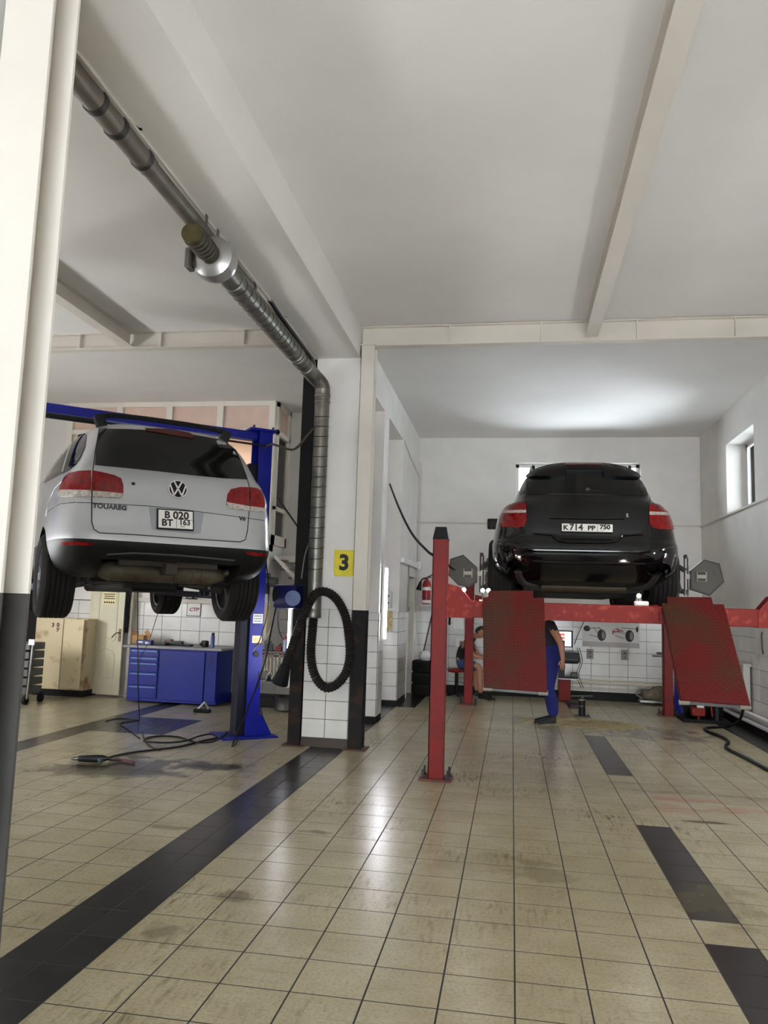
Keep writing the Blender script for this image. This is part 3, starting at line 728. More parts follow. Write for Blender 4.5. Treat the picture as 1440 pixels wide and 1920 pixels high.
def emblem(car, px, py, R):
    l, n, r, u = car.frame(px, py, 17, 17); l = l + n * .006
    Rm = Matrix((r, u, n)).transposed().to_4x4(); T = Matrix.Translation(l) @ Rm
    b = B(); b.lathe([(R * .98, -.004), (R, .004), (R * .97, .009), (R * .88, .009), (R * .86, .002)], (0, 0, 0), (0, 0, 1), 32, closed=True)
    def st(p, q, wd=.17): b.bar(Vector((p[0] * R, p[1] * R, .005)), Vector((q[0] * R, q[1] * R, .005)), wd * R, .008, up=(0, 0, 1))
    for sg in (-1, 1):
        st((sg * .40, .82), (sg * .02, .08)); st((sg * .80, .42), (sg * .40, -.72)); st((sg * .40, -.72), (sg * .02, .02))
    b.bm.transform(T); em = b.build('emblem', M_CHROME, car.root)
    b = B(); b.lathe([(0, 0), (R * .87, 0), (R * .87, .003), (0, .003)], (0, 0, -.001), (0, 0, 1), 32); b.bm.transform(T); b.build('emblem_disc', M_BLKPL, em)
emblem(CA, 333, 918, .083)
l, n, r, u = CA.frame(206, 951, 27, 5); lettering('badge_lettering', 'TOUAREG', .054, MATS['dark_chrome'], SUV, l + n * .004, r, u, .003, width=1.05, bold=.002)
l, n, r, u = CA.frame(454, 973); lettering('badge_lettering', 'V6', .048, MATS['dark_chrome'], SUV, l + n * .004, r, u, .003, width=1.1, bold=.002)
l, n, r, u = CA.frame(250, 907); b = B(); b.sph(l, .016, (1.1, .5, .9), 8); b.build('wiper_spindle_hole', M_BLKPL, SUV)
# roof rails, underbody, exhaust
for cy_ in (.74, 1.75):
    b = B(); pts = spline([(-.60, cy_, 1.80), (-.52, cy_, 1.835), (-.3, cy_, 1.85), (0, cy_, 1.853), (.3, cy_, 1.85), (.52, cy_, 1.835), (.60, cy_, 1.80)], 3)
    b.tube(pts, .024, 8); cb = b.build('roof_bar', M_BLKPL, SUV, smooth=True)
    for sx in (-1, 1):
        b = B(); b.box((sx * .575, cy_, 1.77), (.09, .10, .13), Matrix.Rotation(sx * .35, 4, 'Y'), .015, 2); b.build('bar_foot', M_BLKPL, cb, smooth=True)
b = B(); b.mm((-.62, .45, .33), (.62, 4.2, .44), .02); b.mm((-.22, .7, .26), (.22, 3.6, .36), .03); b.build('underbody', M_RUBBER, SUV)
M_RUSTY = mat('rusty_exhaust', hexc(84, 78, 64), .55, .4, col2=hexc(58, 44, 30), nscale=5, thresh=(.4, .7))
b = B(); b.lathe([(0, -.56), (.055, -.555), (.088, -.47), (.092, -.46), (.088, -.44), (.09, .40), (.082, .44), (.05, .53), (0, .535)], (0, .40, .425), (1, 0, 0), 24)
for k in range(4): b.tube([(.08 + .08 * k, .40 - .09 * cos(t), .425 - .09 * sin(t)) for t in [i * .3 for i in range(-1, 8)]], .006, 5)
mf = b.build('muffler', M_RUSTY, SUV, smooth=True)
for sx in (-1, 1):
    b = B(); b.tube([(sx * .53, .42, .44), (sx * .62, .40, .46), (sx * .68, .28, .47), (sx * .68, .16, .465)], .035, 12, smooth=4); b.build('tail_pipe', M_RUSTY, mf, smooth=True)
b = B(); b.mm((-.05, .10, .40), (.05, .34, .50), .006); b.mm((-.032, .095, .418), (.032, .12, .482)); b.mm((-.42, .2, .47), (.42, .27, .53)); b.build('tow_hitch', mat('rusty_hitch', hexc(44, 32, 22), .7, noise=.4, nscale=20), SUV)
for sx in (-1, 1):
    b = B(); b.bar((sx * .15, .96, .36), (sx * .72, .96, .33), .06, .05); b.bar((sx * .2, 1.5, .38), (sx * .72, .98, .28), .05, .04); b.tube([(sx * .55, .85, .30), (sx * .5, .88, .62)], .035, 8); b.build('rear_suspension', M_DARKST, SUV)
    b = B(); b.bar((sx * .15, 3.8, .36), (sx * .72, 3.8, .30), .06, .05); b.build('front_suspension', M_DARKST, SUV)
b = B(); b.cyl((-.16, .96, .36), (.16, .96, .36), .11, seg=14); b.build('differential', M_DARKST, SUV)

# ---- black SUV on the red four-post lift
KQ = (.72, 7.75, 1.585, 0.0)
SU2 = thing('suv', 'glossy black SUV seen from behind, standing on the red four-post lift', 'car', KQ[:3], KQ[3])
M_BLACKC = mat('black_car_paint', hexc(5, 6, 8), .10, spec=.35, coat=.25)
KW = [(-.83, .95, .37), (.83, .95, .37), (-.83, 3.80, .37), (.83, 3.80, .37)]
KK = [(.20, .62, 4.3, .62, 6), (.27, .26, 4.6, .80, 7), (.36, .10, 4.7, .905, 7), (.46, .03, 4.75, .95, 7), (.57, .0, 4.76, .96, 7), (.65, .015, 4.74, .958, 7), (.69, .06, 4.7, .945, 7.5), (.80, .075, 4.66, .925, 7.5), (.92, .095, 4.5, .905, 7), (1.0, .115, 4.1, .875, 6.5), (1.06, .145, 3.7, .82, 6),
      (1.12, .19, 3.5, .735, 6), (1.25, .27, 3.2, .675, 6.5), (1.38, .36, 2.9, .61, 6.5), (1.46, .42, 2.65, .53, 5), (1.505, .52, 2.3, .42, 4)]
CB = Car(SU2, KK, .275, KW, .425, M_BLACKC, M_CLAD)
for w in KW: wheel(SU2, *w, .372, .28)
CB.patch('rear_window', [(992, 893), (1040, 890), (1100, 889), (1160, 890), (1200, 894), (1208, 915), (1214, 930), (1160, 928), (1100, 927), (1040, 926), (986, 928), (988, 910)], M_GLASSBK, .003)
def tail(car, red, clear, lab):
    t = car.patch('tail_light', red, M_REDL, .012, dens=2.5, step=3, label=lab); car.patch('clear_lens', clear, M_CLEARL, .014, dens=2.5, step=3, parent=t)
tail(CB, [(987, 944), (970, 944), (953, 948), (946, 955), (938, 975), (937, 988), (975, 989), (982, 986), (988, 978)], [(987, 957), (944, 958), (942, 963), (987, 962)], 'left red tail light')
tail(CB, [(1217, 946), (1234, 946), (1248, 949), (1255, 957), (1262, 978), (1263, 994), (1232, 992), (1222, 989), (1217, 981)], [(1217, 960), (1258, 962), (1260, 967), (1217, 966)], 'right red tail light')
sp = CB.root
CB.patch('roof_spoiler', [(991, 886), (1004, 874), (1030, 871.5), (1060, 870.5), (1100, 870), (1140, 870.5), (1165, 871.5), (1182, 874), (1197, 886), (1203, 898), (1132, 896), (1129, 885), (1062, 884), (1058, 896), (988, 896)], mat('spoiler_black', hexc(4, 4, 5), .25, spec=.3), .03, dens=5, step=7)
CB.patch('brake_light', [(1060, 873.5), (1100, 873), (1128, 873.5), (1128, 876.5), (1100, 876), (1060, 876.5)], MATS['dark_red_lens'], .034, dens=4, step=4)
for sx in (-1, 1):
    b = B(); b.tube([(sx * .50, .75, 1.47), (sx * .51, .82, 1.545), (sx * .53, 1.4, 1.57), (sx * .53, 2.2, 1.54), (sx * .52, 2.35, 1.47)], .018, 8, smooth=4); b.build('roof_rail', M_BLACKC, SU2, smooth=True)
CB.seam('tailgate_gap', [(988, 893), (986, 930), (986, 1022), (1000, 1027), (1100, 1029), (1200, 1031), (1218, 1026), (1218, 930), (1206, 893)], M_SEAM, .004)
CB.seam('bumper_crease', [(935, 1020), (1000, 1034), (1100, 1036), (1200, 1038), (1265, 1026)], M_BLACKC, .012)
CB.seam('bumper_crease', [(1000, 1053), (1060, 1055), (1140, 1056), (1210, 1058)], M_BLACKC, .012)
CB.seam('tailgate_crease', [(1000, 1000), (1035, 1003), (1045, 1014), (1060, 1017), (1100, 1018), (1140, 1018), (1158, 1015), (1166, 1004), (1205, 1002)], M_BLACKC, .012)
CB.seam('trim_strip', [(1030, 971), (1070, 972), (1130, 973), (1170, 972)], mat('dark_chrome', hexc(70, 70, 74), .15, 1.0), .010)
fr, c, rx, uv, w, h = plate_at(CB, [(1053, 983), (1148, 985), (1148, 999), (1053, 997)], .008, .02)
put(fr, 'K', h * .84, -w * .425, -h * .05, 1.1, .003); put(fr, '714', h * 1.14, -w * .215, 0, 1.0, .003); put(fr, 'PP', h * .84, w * .085, -h * .05, 1.12, .003); put(fr, '750', h * .80, w * .35, h * .10, 1.1, .003); put(fr, 'RUS', h * .18, w * .30, -h * .36)
b = B(); b.box(c + rx * (w * .205), (.003, h, .002), Matrix((rx, uv, rx.cross(uv))).transposed().to_4x4()); b.build('plate_lines', M_INK, fr)
l, n, r, u = CB.frame(1176, 967); lettering('badge_lettering', 'S', .05, M_CHROME, SU2, l + n * .004, r, u, .002, bold=.002)
b = B(); b.tube([(0.02, .245, 1.20), (.10, .24, 1.195), (.34, .235, 1.17)], .010, 6); b.cyl((.02, .23, 1.2), (.02, .29, 1.21), .022, seg=10); b.build('rear_wiper', M_BLKPL, SU2)
for sx in (-1, 1):
    b = B()
    for ex in (.61, .725):
        b.lathe([(.052, 0), (.055, .004), (.055, .12), (.046, .12), (.045, .01)], (sx * ex, .035, .405), (0, 1, 0), 20, closed=True)
    b.build('exhaust_tips', MATS['dark_chrome'], SU2, smooth=True)
    b = B(); b.tube([(sx * .45, .5, .27), (sx * .60, .38, .26), (sx * .66, .16, .38)], .05, 10, smooth=4); b.build('tail_pipe', M_DARKST, SU2, smooth=True)
    b = B(); b.box((sx * .985, 2.95, 1.13), (.17, .10, .15), None, .03, 2); b.bar((sx * .80, 2.97, 1.06), (sx * .96, 2.95, 1.09), .05, .04); b.build('wing_mirror', M_BLACKC, SU2)
b = B(); b.cyl((-.42, .50, .235), (.42, .50, .235), .06, seg=20); b.build('muffler', mat('dark_rusty_exhaust', hexc(58, 48, 34), .6, .4, noise=.4, nscale=9), SU2, smooth=True)
b = B(); b.mm((-.60, .5, .16), (.60, 4.2, .28), .02)
for sx in (-1, 1): b.bar((sx * .15, .95, .30), (sx * .75, .95, .28), .07, .06)
b.build('underbody', M_RUBBER, SU2)
# ------------------------------------------------------------------ red four-post lift
M_RED = mat('red_lift_paint', hexc(116, 18, 12), .5, spec=.25, col2=hexc(102, 18, 15), nscale=6, thresh=(.4, .7), bump=.04, bscale=30)
M_REDW = mat('worn_red_paint', hexc(124, 26, 18), .55, spec=.25, col2=hexc(168, 74, 50), nscale=14, thresh=(.55, .8), bump=.15, bscale=40)
M_RAMP = mat('ramp_red_paint', hexc(84, 17, 13), .55, spec=.2, col2=hexc(64, 36, 24), nscale=2.5, thresh=(.45, .62))
LIFT = thing('four_post_lift', 'red four-post car lift with checker plate ramps hanging down', 'car lift', (.86, 7.3, 0))
for (px_, py_, zt) in ((-.67, 7.34, 2.205), (2.43, 7.34, 2.205), (-.69, 12.98, 1.95), (2.40, 12.86, 1.95)):
    b = B(); x0, x1, y0, y1 = px_ - .07, px_ + .07, py_ - .07, py_ + .07
    b.mm((x0, y0, .015), (x1 - .012, y0 + .008, zt)); b.mm((x0, y0, .015), (x0 + .008, y1, zt)); b.mm((x0, y1 - .008, .015), (x1 - .012, y1, zt)); b.mm((x1 - .012, y0 + .008, .015), (x1, y0 + .05, zt)); b.mm((x1 - .012, y1 - .05, .015), (x1, y1 - .008, zt)); b.mm((x0 + .008, y0 + .02, .015), (x1 - .03, y1 - .02, zt))
    po = b.build('post', M_RED, LIFT, world=True)
    b = B(); b.mm((px_ - .15, py_ - .13, .001), (px_ + .15, py_ + .13, .016), .003); b.build('base_plate', M_REDW, po, world=False) if False else None
    b = B(); b.mm((px_ - .15, py_ - .13, .001), (px_ + .15, py_ + .13, .018), .003); bp = b.build('base_plate', mat('rusty_red_plate', hexc(104, 46, 36), .6, noise=.5, nscale=16), LIFT, world=True)
    for sx in (-1, 1):
        for sy in (-1, 1):
            b = B(); b.cyl((px_ + sx * .115, py_ + sy * .09, .018), (px_ + sx * .115, py_ + sy * .09, .10), .011, seg=8); b.cyl((px_ + sx * .115, py_ + sy * .09, .018), (px_ + sx * .115, py_ + sy * .09, .04), .022, seg=6); b.build('anchor_bolt', M_DARKST, LIFT, world=True)
    b = B(); v = [(px_ + sx * a, py_ + sy * a, z) for z, a in ((zt - .01, .075), (zt + .11, .052)) for sx, sy in ((-1, -1), (1, -1), (1, 1), (-1, 1))]
    vs = [b.bm.verts.new(p) for p in v]
    for f in ((0, 1, 2, 3), (4, 5, 6, 7), (0, 1, 5, 4), (1, 2, 6, 5), (2, 3, 7, 6), (3, 0, 4, 7)): b.bm.faces.new([vs[i] for i in f])
    b.build('post_cap', M_BLKPL, LIFT, world=True)
for yb in (7.28, 12.90):
    b = B(); b.mm((-.58, yb, 1.475), (2.34, yb + .14, 1.632), .006); b.build('crossbeam', M_REDW, LIFT, world=True)
    for sg in (-1, 1):
        f = lambda x: x if sg < 0 else 1.76 - x
        b = B(); b.prism([(f(-.605), yb - .012, 1.785), (f(-.50), yb - .012, 1.76), (f(-.47), yb - .012, 1.745), (f(-.36), yb - .012, 1.61), (f(-.36), yb - .012, 1.47), (f(-.605), yb - .012, 1.47)], (0, .012, 0)); b.build('gusset_plate', M_REDW, LIFT, world=True)
        b = B(); b.prism([(f(-.605), yb + .14, 1.785), (f(-.47), yb + .14, 1.745), (f(-.36), yb + .14, 1.61), (f(-.36), yb + .14, 1.47), (f(-.605), yb + .14, 1.47)], (0, .012, 0)); b.build('gusset_plate', M_RED, LIFT, world=True)
for x0, x1 in ((-.27, .28), (1.29, 1.83)):
    b = B(); b.mm((x0, 7.24, 1.50), (x1, 13.0, 1.58)); b.mm((x0, 7.42, 1.58), (x0 + .02, 12.9, 1.645)); b.mm((x1 - .02, 7.42, 1.58), (x1, 12.9, 1.645)); b.build('runway', M_RED, LIFT, world=True)
def ramp(name, tl, tr, bl, br, tongue):
    """checker plate ramp: hinge corners tl,tr, free end bl,br, narrower tongue above the hinge"""
    tl, tr, bl, br = map(Vector, (tl, tr, bl, br)); u = (tr - tl); v = (tl - bl); n = u.cross(v).normalized()
    if n.y > 0: n = -n
    P = lambda a, c: tl + u * a - (tl + u * a - (bl + (br - bl) * a)) * c
    b = B(); outl = [P(0, 1), P(1, 1), P(1, .0), P(.83, .0), P(.83, -tongue), P(.10, -tongue), P(.10, 0), P(0, 0)]; b.prism(outl, -n * .012)
    b.prism([P(0, .1), P(0, 1), P(.0, 1) - n * .045, P(0, .1) - n * .045], u.normalized() * .008); b.prism([P(1, .1), P(1, 1), P(1, 1) - n * .045, P(1, .1) - n * .045], -u.normalized() * .008)
    r = b.build(name, M_RAMP, LIFT, world=True)
    b = B(); un, vn = u.normalized(), v.normalized()
    nu, nv = 18, 30
    for i in range(nu):
        for j in range(nv):
            a = (i + .5) / nu; c = (j + .5) / nv; p = P(a, c) + n * .0015; d = (un + vn * .75).normalized() if (i + j) % 2 else (un - vn * .75).normalized()
            b.bar(p - d * .011, p + d * .011, .006, .005, up=n)
    t = b.build('tread_pattern', mat('tread_red', hexc(94, 20, 15), .5, spec=.3, col2=hexc(78, 44, 30), nscale=2.5, thresh=(.42, .60)), r); t['kind'] = 'stuff'
    # build() keeps world coordinates for the nested part: move it into the lift's frame
    t.data.transform(pmat(LIFT).inverted())
    b = B(); e = P(0, 1); b.bar(P(.03, 1.0) - n * .03, P(.97, 1.0) - n * .03, .03, .03); 
    rr = b.build('end_bar', M_DARKST, r); rr.data.transform(pmat(LIFT).inverted())
    for a in (.06, .94):
        b = B(); q = P(a, 1.0) - n * .03; b.cyl(q - un * .04, q + un * .04, .022, seg=12); rr = b.build('roller', mat('grey_nylon', hexc(130, 124, 112), .6), r); rr.data.transform(pmat(LIFT).inverted())
ramp('ramp', at_y(905, 1120, 7.20), at_y(1020, 1121, 7.20), at_y(907, 1289, 6.90), at_y(1026, 1298, 6.90), .08)
ramp('ramp', at_y(1241, 1131, 7.20), at_y(1357, 1133, 7.20), at_y(1276, 1313, 6.72), at_y(1407, 1323, 6.72), .075)
b = B(); b.mm((-.535, 7.30, 1.37), (-.44, 7.42, 1.475)); b.build('control_box', mat('grey_box', hexc(150, 148, 144), .5), LIFT, world=True)
b = B(); b.tube([(-.575, 7.34, 1.475), (-.575, 7.34, 1.40)], .012, 6); b.build('latch_pin', M_BLKPL, LIFT, world=True)
# wheel alignment targets clamped to the rear wheels
def target(sg, pix, yp, lab):
    t = thing('alignment_target', lab, 'wheel target', tuple(at_y(pix[0][0], pix[0][1], yp))); t.location.z = 1.7
    M_TG = mat('target_grey', hexc(66, 64, 58), .6, spec=.25)
    P = [at_y(x, y, yp) for x, y in pix]; c = sum(P, Vector()) / len(P)
    b = B(); b.prism(P, (0, .05, 0)); b.build('rim_band', M_BLKPL, t, world=True)
    b = B(); b.prism([c + (p - c) * .93 + Vector((0, -.004, 0)) for p in P], (0, .006, 0)); b.build('back_panel', M_TG, t, world=True)
    s = -sg; q = c + Vector((s * .05, -.012, .0))
    b = B(); b.box(q, (.10, .02, .10), None, .004); b.build('bracket', MATS['grey_nylon'], t, world=True)
    b = B(); b.box(q + Vector((0, -.008, .032)), (.075, .012, .028)); b.box(q + Vector((0, -.008, -.032)), (.075, .012, .026)); b.build('bracket_slots', M_BLKPL, t, world=True)
    wx = KQ[0] + sg * 1.00; wy = KQ[1] + .95; wz = KQ[2] + .37
    b = B(); xx = c.x + s * .19
    for d in (-.012, .02): b.cyl((xx + d, yp + .05, c.z - .20), (xx + d, yp + .05, c.z + .19), .008, seg=8)
    b.sph((xx, yp + .05, c.z + .205), .022); b.build('guide_rods', M_DARKST, t, world=True)
    b = B(); b.bar((xx, yp + .05, c.z + .06), (wx - sg * .02, wy - .25, wz + .10), .03, .05); b.bar((xx, yp + .05, c.z - .16), (wx - sg * .02, wy - .2, wz - .14), .03, .05); b.bar((c.x + s * .1, yp + .03, c.z), (xx, yp + .05, c.z), .04, .05)
    b.cyl((wx - sg * .04, wy, wz), (wx + sg * .02, wy, wz), .10, seg=14); b.bar((wx - sg * .01, wy - .28, wz - .16), (wx - sg * .01, wy + .1, wz + .16), .03, .03); b.build('wheel_clamp', M_GALV, t, world=True)
    return t
target(-1, [(868.6, 1040), (843.8, 1048), (841, 1079), (859, 1097), (878, 1101), (894, 1092), (895, 1064)], 8.30, 'grey hexagonal wheel alignment target left of the black SUV')
target(1, [(1320, 1049), (1349.5, 1057), (1358, 1091), (1331, 1117), (1294.5, 1105.5), (1294.5, 1070)], 8.35, 'grey hexagonal wheel alignment target right of the black SUV')
# small work lamps on the lift
for k, (px, py, yp, zb, lab) in enumerate(((870, 1106, 7.36, 1.632, 'lit work lamp nearest the left post of the red lift'), (905, 1107, 7.38, 1.632, 'left one of two lit work lamps beside the left ramp'), (916, 1107, 7.38, 1.632, 'right one of two lit work lamps beside the left ramp'), (1198, 1117, 7.36, 1.632, 'lit work lamp on a white foot on the crossbeam'))):
    p = at_y(px, py, yp); t = thing('work_lamp', lab, 'lamp', (p.x, p.y, zb), group='work lamps on the red lift')
    b = B(); b.sph((0, 0, p.z - zb), .018, seg=12); b.build('bulb', M_LED, t)
    b = B(); b.cyl((0, .0, 0), (0, 0, p.z - zb - .016), .008, seg=8); b.build('stem', M_DARKST, t)
    b = B()
    if k == 3: b.box((.02, 0, .02), (.12, .08, .04), None, .008)
    else: b.cyl((0, 0, 0), (0, 0, .012), .03, seg=12)
    b.build('foot', M_WHITEP, t)

# ------------------------------------------------------------------ blue two-post lift
M_BLUE = mat('blue_lift_paint', hexc(12, 24, 138), .42, spec=.3, noise=.25, nscale=4)
LB = thing('two_post_lift', 'blue two-post car lift holding up the silver SUV', 'car lift', (-4.32, 7.96, 0), TQ[3])
HW = 1.55
for sg in (1, -1):
    X = lambda v: sg * v
    b = B(); b.mm((X(HW - .005), -.14, .02), (X(HW + .16), -.128, 3.60)); b.mm((X(HW + .148), -.128, .02), (X(HW + .16), .128, 3.60)); b.mm((X(HW - .005), .128, .02), (X(HW + .16), .14, 3.60)); b.build('post', M_BLUE, LB)
    b = B(); b.mm((X(HW - .11), -.10, .02), (X(HW + .13), .10, 3.2), .01); b.build('inner_channel', mat('dark_blue_steel', hexc(10, 12, 30), .5, spec=.25), LB)
    b = B(); b.mm((X(HW - .30), -.26, .001), (X(HW + .36), .26, .02), .004); b.build('base_plate', M_BLUE, LB)
    for yy in (-.11, .11):
        b = B(); b.prism([(X(HW + .16), yy - .006, .02), (X(HW + .33), yy - .006, .02), (X(HW + .16), yy - .006, .34)], (0, .012, 0)); b.build('gusset_plate', M_BLUE, LB)
    b = B(); b.mm((X(HW + .16), -.11, .02), (X(HW + .30), .11, .06)); b.build('foot_bracket', M_BLUE, LB)
    b = B(); b.mm((X(HW - .13), -.17, 3.60), (X(HW + .20), .17, 3.63), .004); b.build('top_plate', M_BLUE, LB)
    for xx in (HW - .08, HW + .16):
        b = B(); b.cyl((X(xx), -.13, 3.63), (X(xx), -.13, 3.665), .014, seg=6); b.build('bolt', M_DARKST, LB)
    b = B(); b.mm((X(HW - .20), -.14, 1.40), (X(HW - .02), .14, 1.9), .01); b.build('carriage', MATS['dark_blue_steel'], LB)
    for tgt in ((.72, -1.05), (.72, 1.0)):
        b = B(); b.bar((X(HW - .14), 0, 1.60), (X(tgt[0]), tgt[1], 1.64), .11, .07, .008); b.cyl((X(tgt[0]), tgt[1], 1.60), (X(tgt[0]), tgt[1], 1.72), .05, seg=14); b.build('lifting_arm', MATS['dark_blue_steel'], LB)
b = B(); b.mm((-HW, -.06, 3.50), (HW, .06, 3.60), .004); b.build('overhead_beam', M_BLUE, LB)
b = B(); b.cyl((-HW, -.35, 3.42), (HW, -.35, 3.38), .012, seg=8); b.cyl((-HW, -.35, 3.40), (-.25, -.35, 3.40), .03, seg=10); b.build('safety_bar', M_BLKPL, LB)
b = B(); b.box((HW + .085, -.143, 1.12), (.115, .004, .085)); b.build('warning_label', mat('yellow_white_label', hexc(232, 222, 190), .5, col2=hexc(226, 190, 90), nscale=30), LB)
b = B(); b.box((HW + .085, -.143, 1.36), (.12, .004, .11)); lb2 = b.build('white_label', M_PAPER, LB)
for k in range(3):
    b = B(); b.box((HW + .085, -.146, 1.39 - .03 * k), (.09, .003, .010)); b.build('label_print', mat('green_ink', hexc(90, 130, 110), .6), lb2)
b = B(); b.cyl((HW + .085, -.16, .95), (HW + .085, -.13, .95), .035, seg=18); b.build('knob', M_BLKPL, LB)
b = B(); b.box((HW + .13, -.143, .66), (.012, .006, .18)); b.build('slot', M_BLKPL, LB)
b = B(); b.cyl((HW + .165, -.05, .26), (HW + .21, -.05, .26), .07, seg=16); b.build('cable_pulley', M_DARKST, LB)
# ------------------------------------------------------------------ exhaust extraction: duct, fan, hose
V3 = Vector
dv = at_y(602, 800, 8.42).x
DU = thing('exhaust_duct', 'galvanised spiral duct running along the beam and down the tiled column', 'duct', (dv, 8.42, 1.5))
M_SPIRAL = M_GALV
x = B(); x.cyl((dv, 8.42, 1.50), (dv, 8.42, 3.86), .085, seg=24); x.build('riser', M_SPIRAL, DU, world=True, smooth=True)
for k in range(16):
    z = 1.95 + k * .115; b = B(); b.tube([(dv + .086 * cos(t), 8.42 + .086 * sin(t), z + .02 * sin(t)) for t in [2 * pi * i / 20 for i in range(21)]], .005, 5); b.build('spiral_seam', M_DARKST, DU, world=True, smooth=True)
DX, DZ = -2.262, 4.13
b = B(); b.tube([(dv, 8.42, 3.84), (dv, 8.42, 3.95), (dv - .01, 8.39, 4.04), (DX + .02, 8.28, 4.11), (DX, 8.12, DZ), (DX, 8.0, DZ)], .087, 20, smooth=3); b.build('elbow', M_GALV, DU, world=True)
for y in (3.83, 3.9):
    b = B(); b.lathe([(.088, 0), (.093, .006), (.093, .018), (.088, .024)], (dv, 8.42, y), (0, 0, 1), 24); b.build('coupling_ring', M_GALV, DU, world=True, smooth=True)
b = B(); b.cyl((DX, 8.02, DZ), (DX, 5.42, DZ), .085, seg=24); b.build('horizontal_run', M_SPIRAL, DU, world=True, smooth=True)
for k in range(18):
    y = 5.85 + k * .118; b = B(); b.tube([(DX + .086 * cos(t), y + .02 * sin(t), DZ + .086 * sin(t)) for t in [2 * pi * i / 20 for i in range(21)]], .004, 5); b.build('spiral_seam', M_DARKST, DU, world=True, smooth=True)
for y in (7.55, 7.62, 7.95, 5.72):
    b = B(); b.lathe([(.087, 0), (.095, .006), (.095, .02), (.087, .026)], (DX, y, DZ), (0, 1, 0), 24); b.build('coupling_ring', M_GALV, DU, world=True, smooth=True)
FA = thing('extraction_fan', 'silver duct fan with dark motor hanging under the concrete beam', 'fan', (DX, 5.3, DZ))
b = B(); b.lathe([(.086, .14), (.10, .12), (.165, .10), (.172, .06), (.165, .02), (.16, -.02), (.10, -.05), (.075, -.055)], (DX, 5.30, DZ), (0, 1, 0), 32); b.build('housing', mat('bright_zinc', hexc(186, 186, 184), .28, .9), FA, world=True, smooth=True)
b = B(); b.cyl((DX, 5.25, DZ), (DX, 4.93, DZ), .078, seg=24)
for k in range(5): b.lathe([(.078, 0), (.083, .004), (.083, .012), (.078, .016)], (DX, 4.96 + .05 * k, DZ), (0, 1, 0), 24)
b.build('motor', mat('dark_motor', hexc(78, 74, 62), .5, .6, noise=.5, nscale=20), FA, world=True, smooth=True)
b = B(); b.cyl((DX, 4.93, DZ), (DX, 4.90, DZ), .074, seg=24); b.build('motor_cap', mat('brass_cap', hexc(104, 96, 62), .5, .6, noise=.5, nscale=14), FA, world=True, smooth=True)
b = B(); b.box((DX - .17, 5.28, DZ - .02), (.05, .10, .16), None, .01); b.build('terminal_box', M_GALV, FA, world=True)
b = B(); b.bar((DX, 5.15, DZ + .08), (DX, 5.15, 4.39), .04, .006); b.bar((DX, 5.38, DZ + .14), (DX, 5.38, 4.39), .04, .006); b.build('hanger', M_GALV, FA, world=True)
UP = thing('ventilation_pipe', 'dull grey pipe running along the lower edge of the concrete beam', 'pipe', (-2.35, 5, 4.3))
b = B(); b.cyl((-2.35, 1.0, 4.33), (-2.35, 4.4, 4.33), .068, seg=18); b.cyl((-2.35, 4.3, 4.33), (-2.345, 6.35, 4.33), .062, seg=18); b.cyl((-2.345, 6.3, 4.33), (-2.33, 7.9, 4.33), .040, seg=14); b.build('pipe_run', mat('dull_pipe', hexc(122, 116, 106), .45, .5, noise=.35, nscale=6), UP, world=True, smooth=True)
for y in (3.72, 3.95, 4.28, 6.30):
    b = B(); b.lathe([(.066, 0), (.076, .008), (.076, .045), (.066, .05)], (-2.35, y, 4.33), (0, 1, 0), 20); b.build('pipe_collar', M_DARKST, UP, world=True, smooth=True)
for y in (4.1, 5.6, 7.2):
    b = B(); b.box((-2.31, y, 4.40), (.12, .03, .02)); b.build('pipe_clip', M_DARKST, UP, world=True)
b = B(); b.mm((-2.298, 1, 4.372), (-2.272, 8.5, 4.388)); tag(b.build('cable_conduit', M_STEELW), 'thin white cable conduit along the bottom edge of the concrete beam', 'conduit')
b = B(); b.tube([(-2.29, 6.75, 4.385), (-2.29, 7.2, 4.36), (-2.295, 7.8, 4.34), (-2.30, 8.3, 4.34), (-2.30, 8.44, 4.28)], .022, 8, smooth=4); tag(b.build('cable_bundle', M_CABLE, smooth=True), 'black cable bundle under the beam above the duct elbow', 'cable')
b = B(); b.tube([at_y(586, 672, 8.45), at_y(592, 690, 8.45), at_y(592, 760, 8.46), at_y(590, 900, 8.46), at_y(583, 1000, 8.46), at_y(572, 1040, 8.46), at_y(565, 1085, 8.46)], .008, 6, smooth=4); tag(b.build('wiring', mat('grey_cable', hexc(120, 118, 112), .5), smooth=True), 'grey cable running down beside the vertical duct', 'cable')

# flexible hose hung in a loop
def corrugated(pts, r, pitch=.030):
    P = spline(pts, 12); L = [0]
    for a, b in zip(P, P[1:]): L.append(L[-1] + (b - a).length)
    out, rad = [], []; n = int(L[-1] / (pitch / 2)); i = 0
    for k in range(n + 1):
        s = L[-1] * k / n
        while i < len(L) - 2 and L[i + 1] < s: i += 1
        t = (s - L[i]) / max(L[i + 1] - L[i], 1e-6); out.append(P[i].lerp(P[i + 1], min(t, 1))); rad.append(r if k % 2 else r * .82)
    b = B(); b.tube(out, rad, 14); return b
hp = [(592, 1130), (589, 1148), (586, 1180), (583, 1220), (586, 1252), (595, 1275), (610, 1289), (627, 1286), (642, 1272), (651, 1255), (656, 1230), (655, 1200), (649, 1160), (637, 1132), (622, 1115), (605, 1109), (590, 1115), (580, 1130)]
hy = [8.42, 8.42, 8.40, 8.38] + [8.36] * 8 + [8.36, 8.34, 8.30, 8.26, 8.25, 8.26]
hq = [at_y(a, c, y) for (a, c), y in zip(hp, hy)]
hq += [at_y(570, 1150, 8.28), at_y(560, 1180, 8.32), at_y(547, 1215, 8.36), at_y(535, 1250, 8.40)]
M_HOSE = mat('exhaust_hose_rubber', hexc(26, 23, 20), .65, spec=.25)
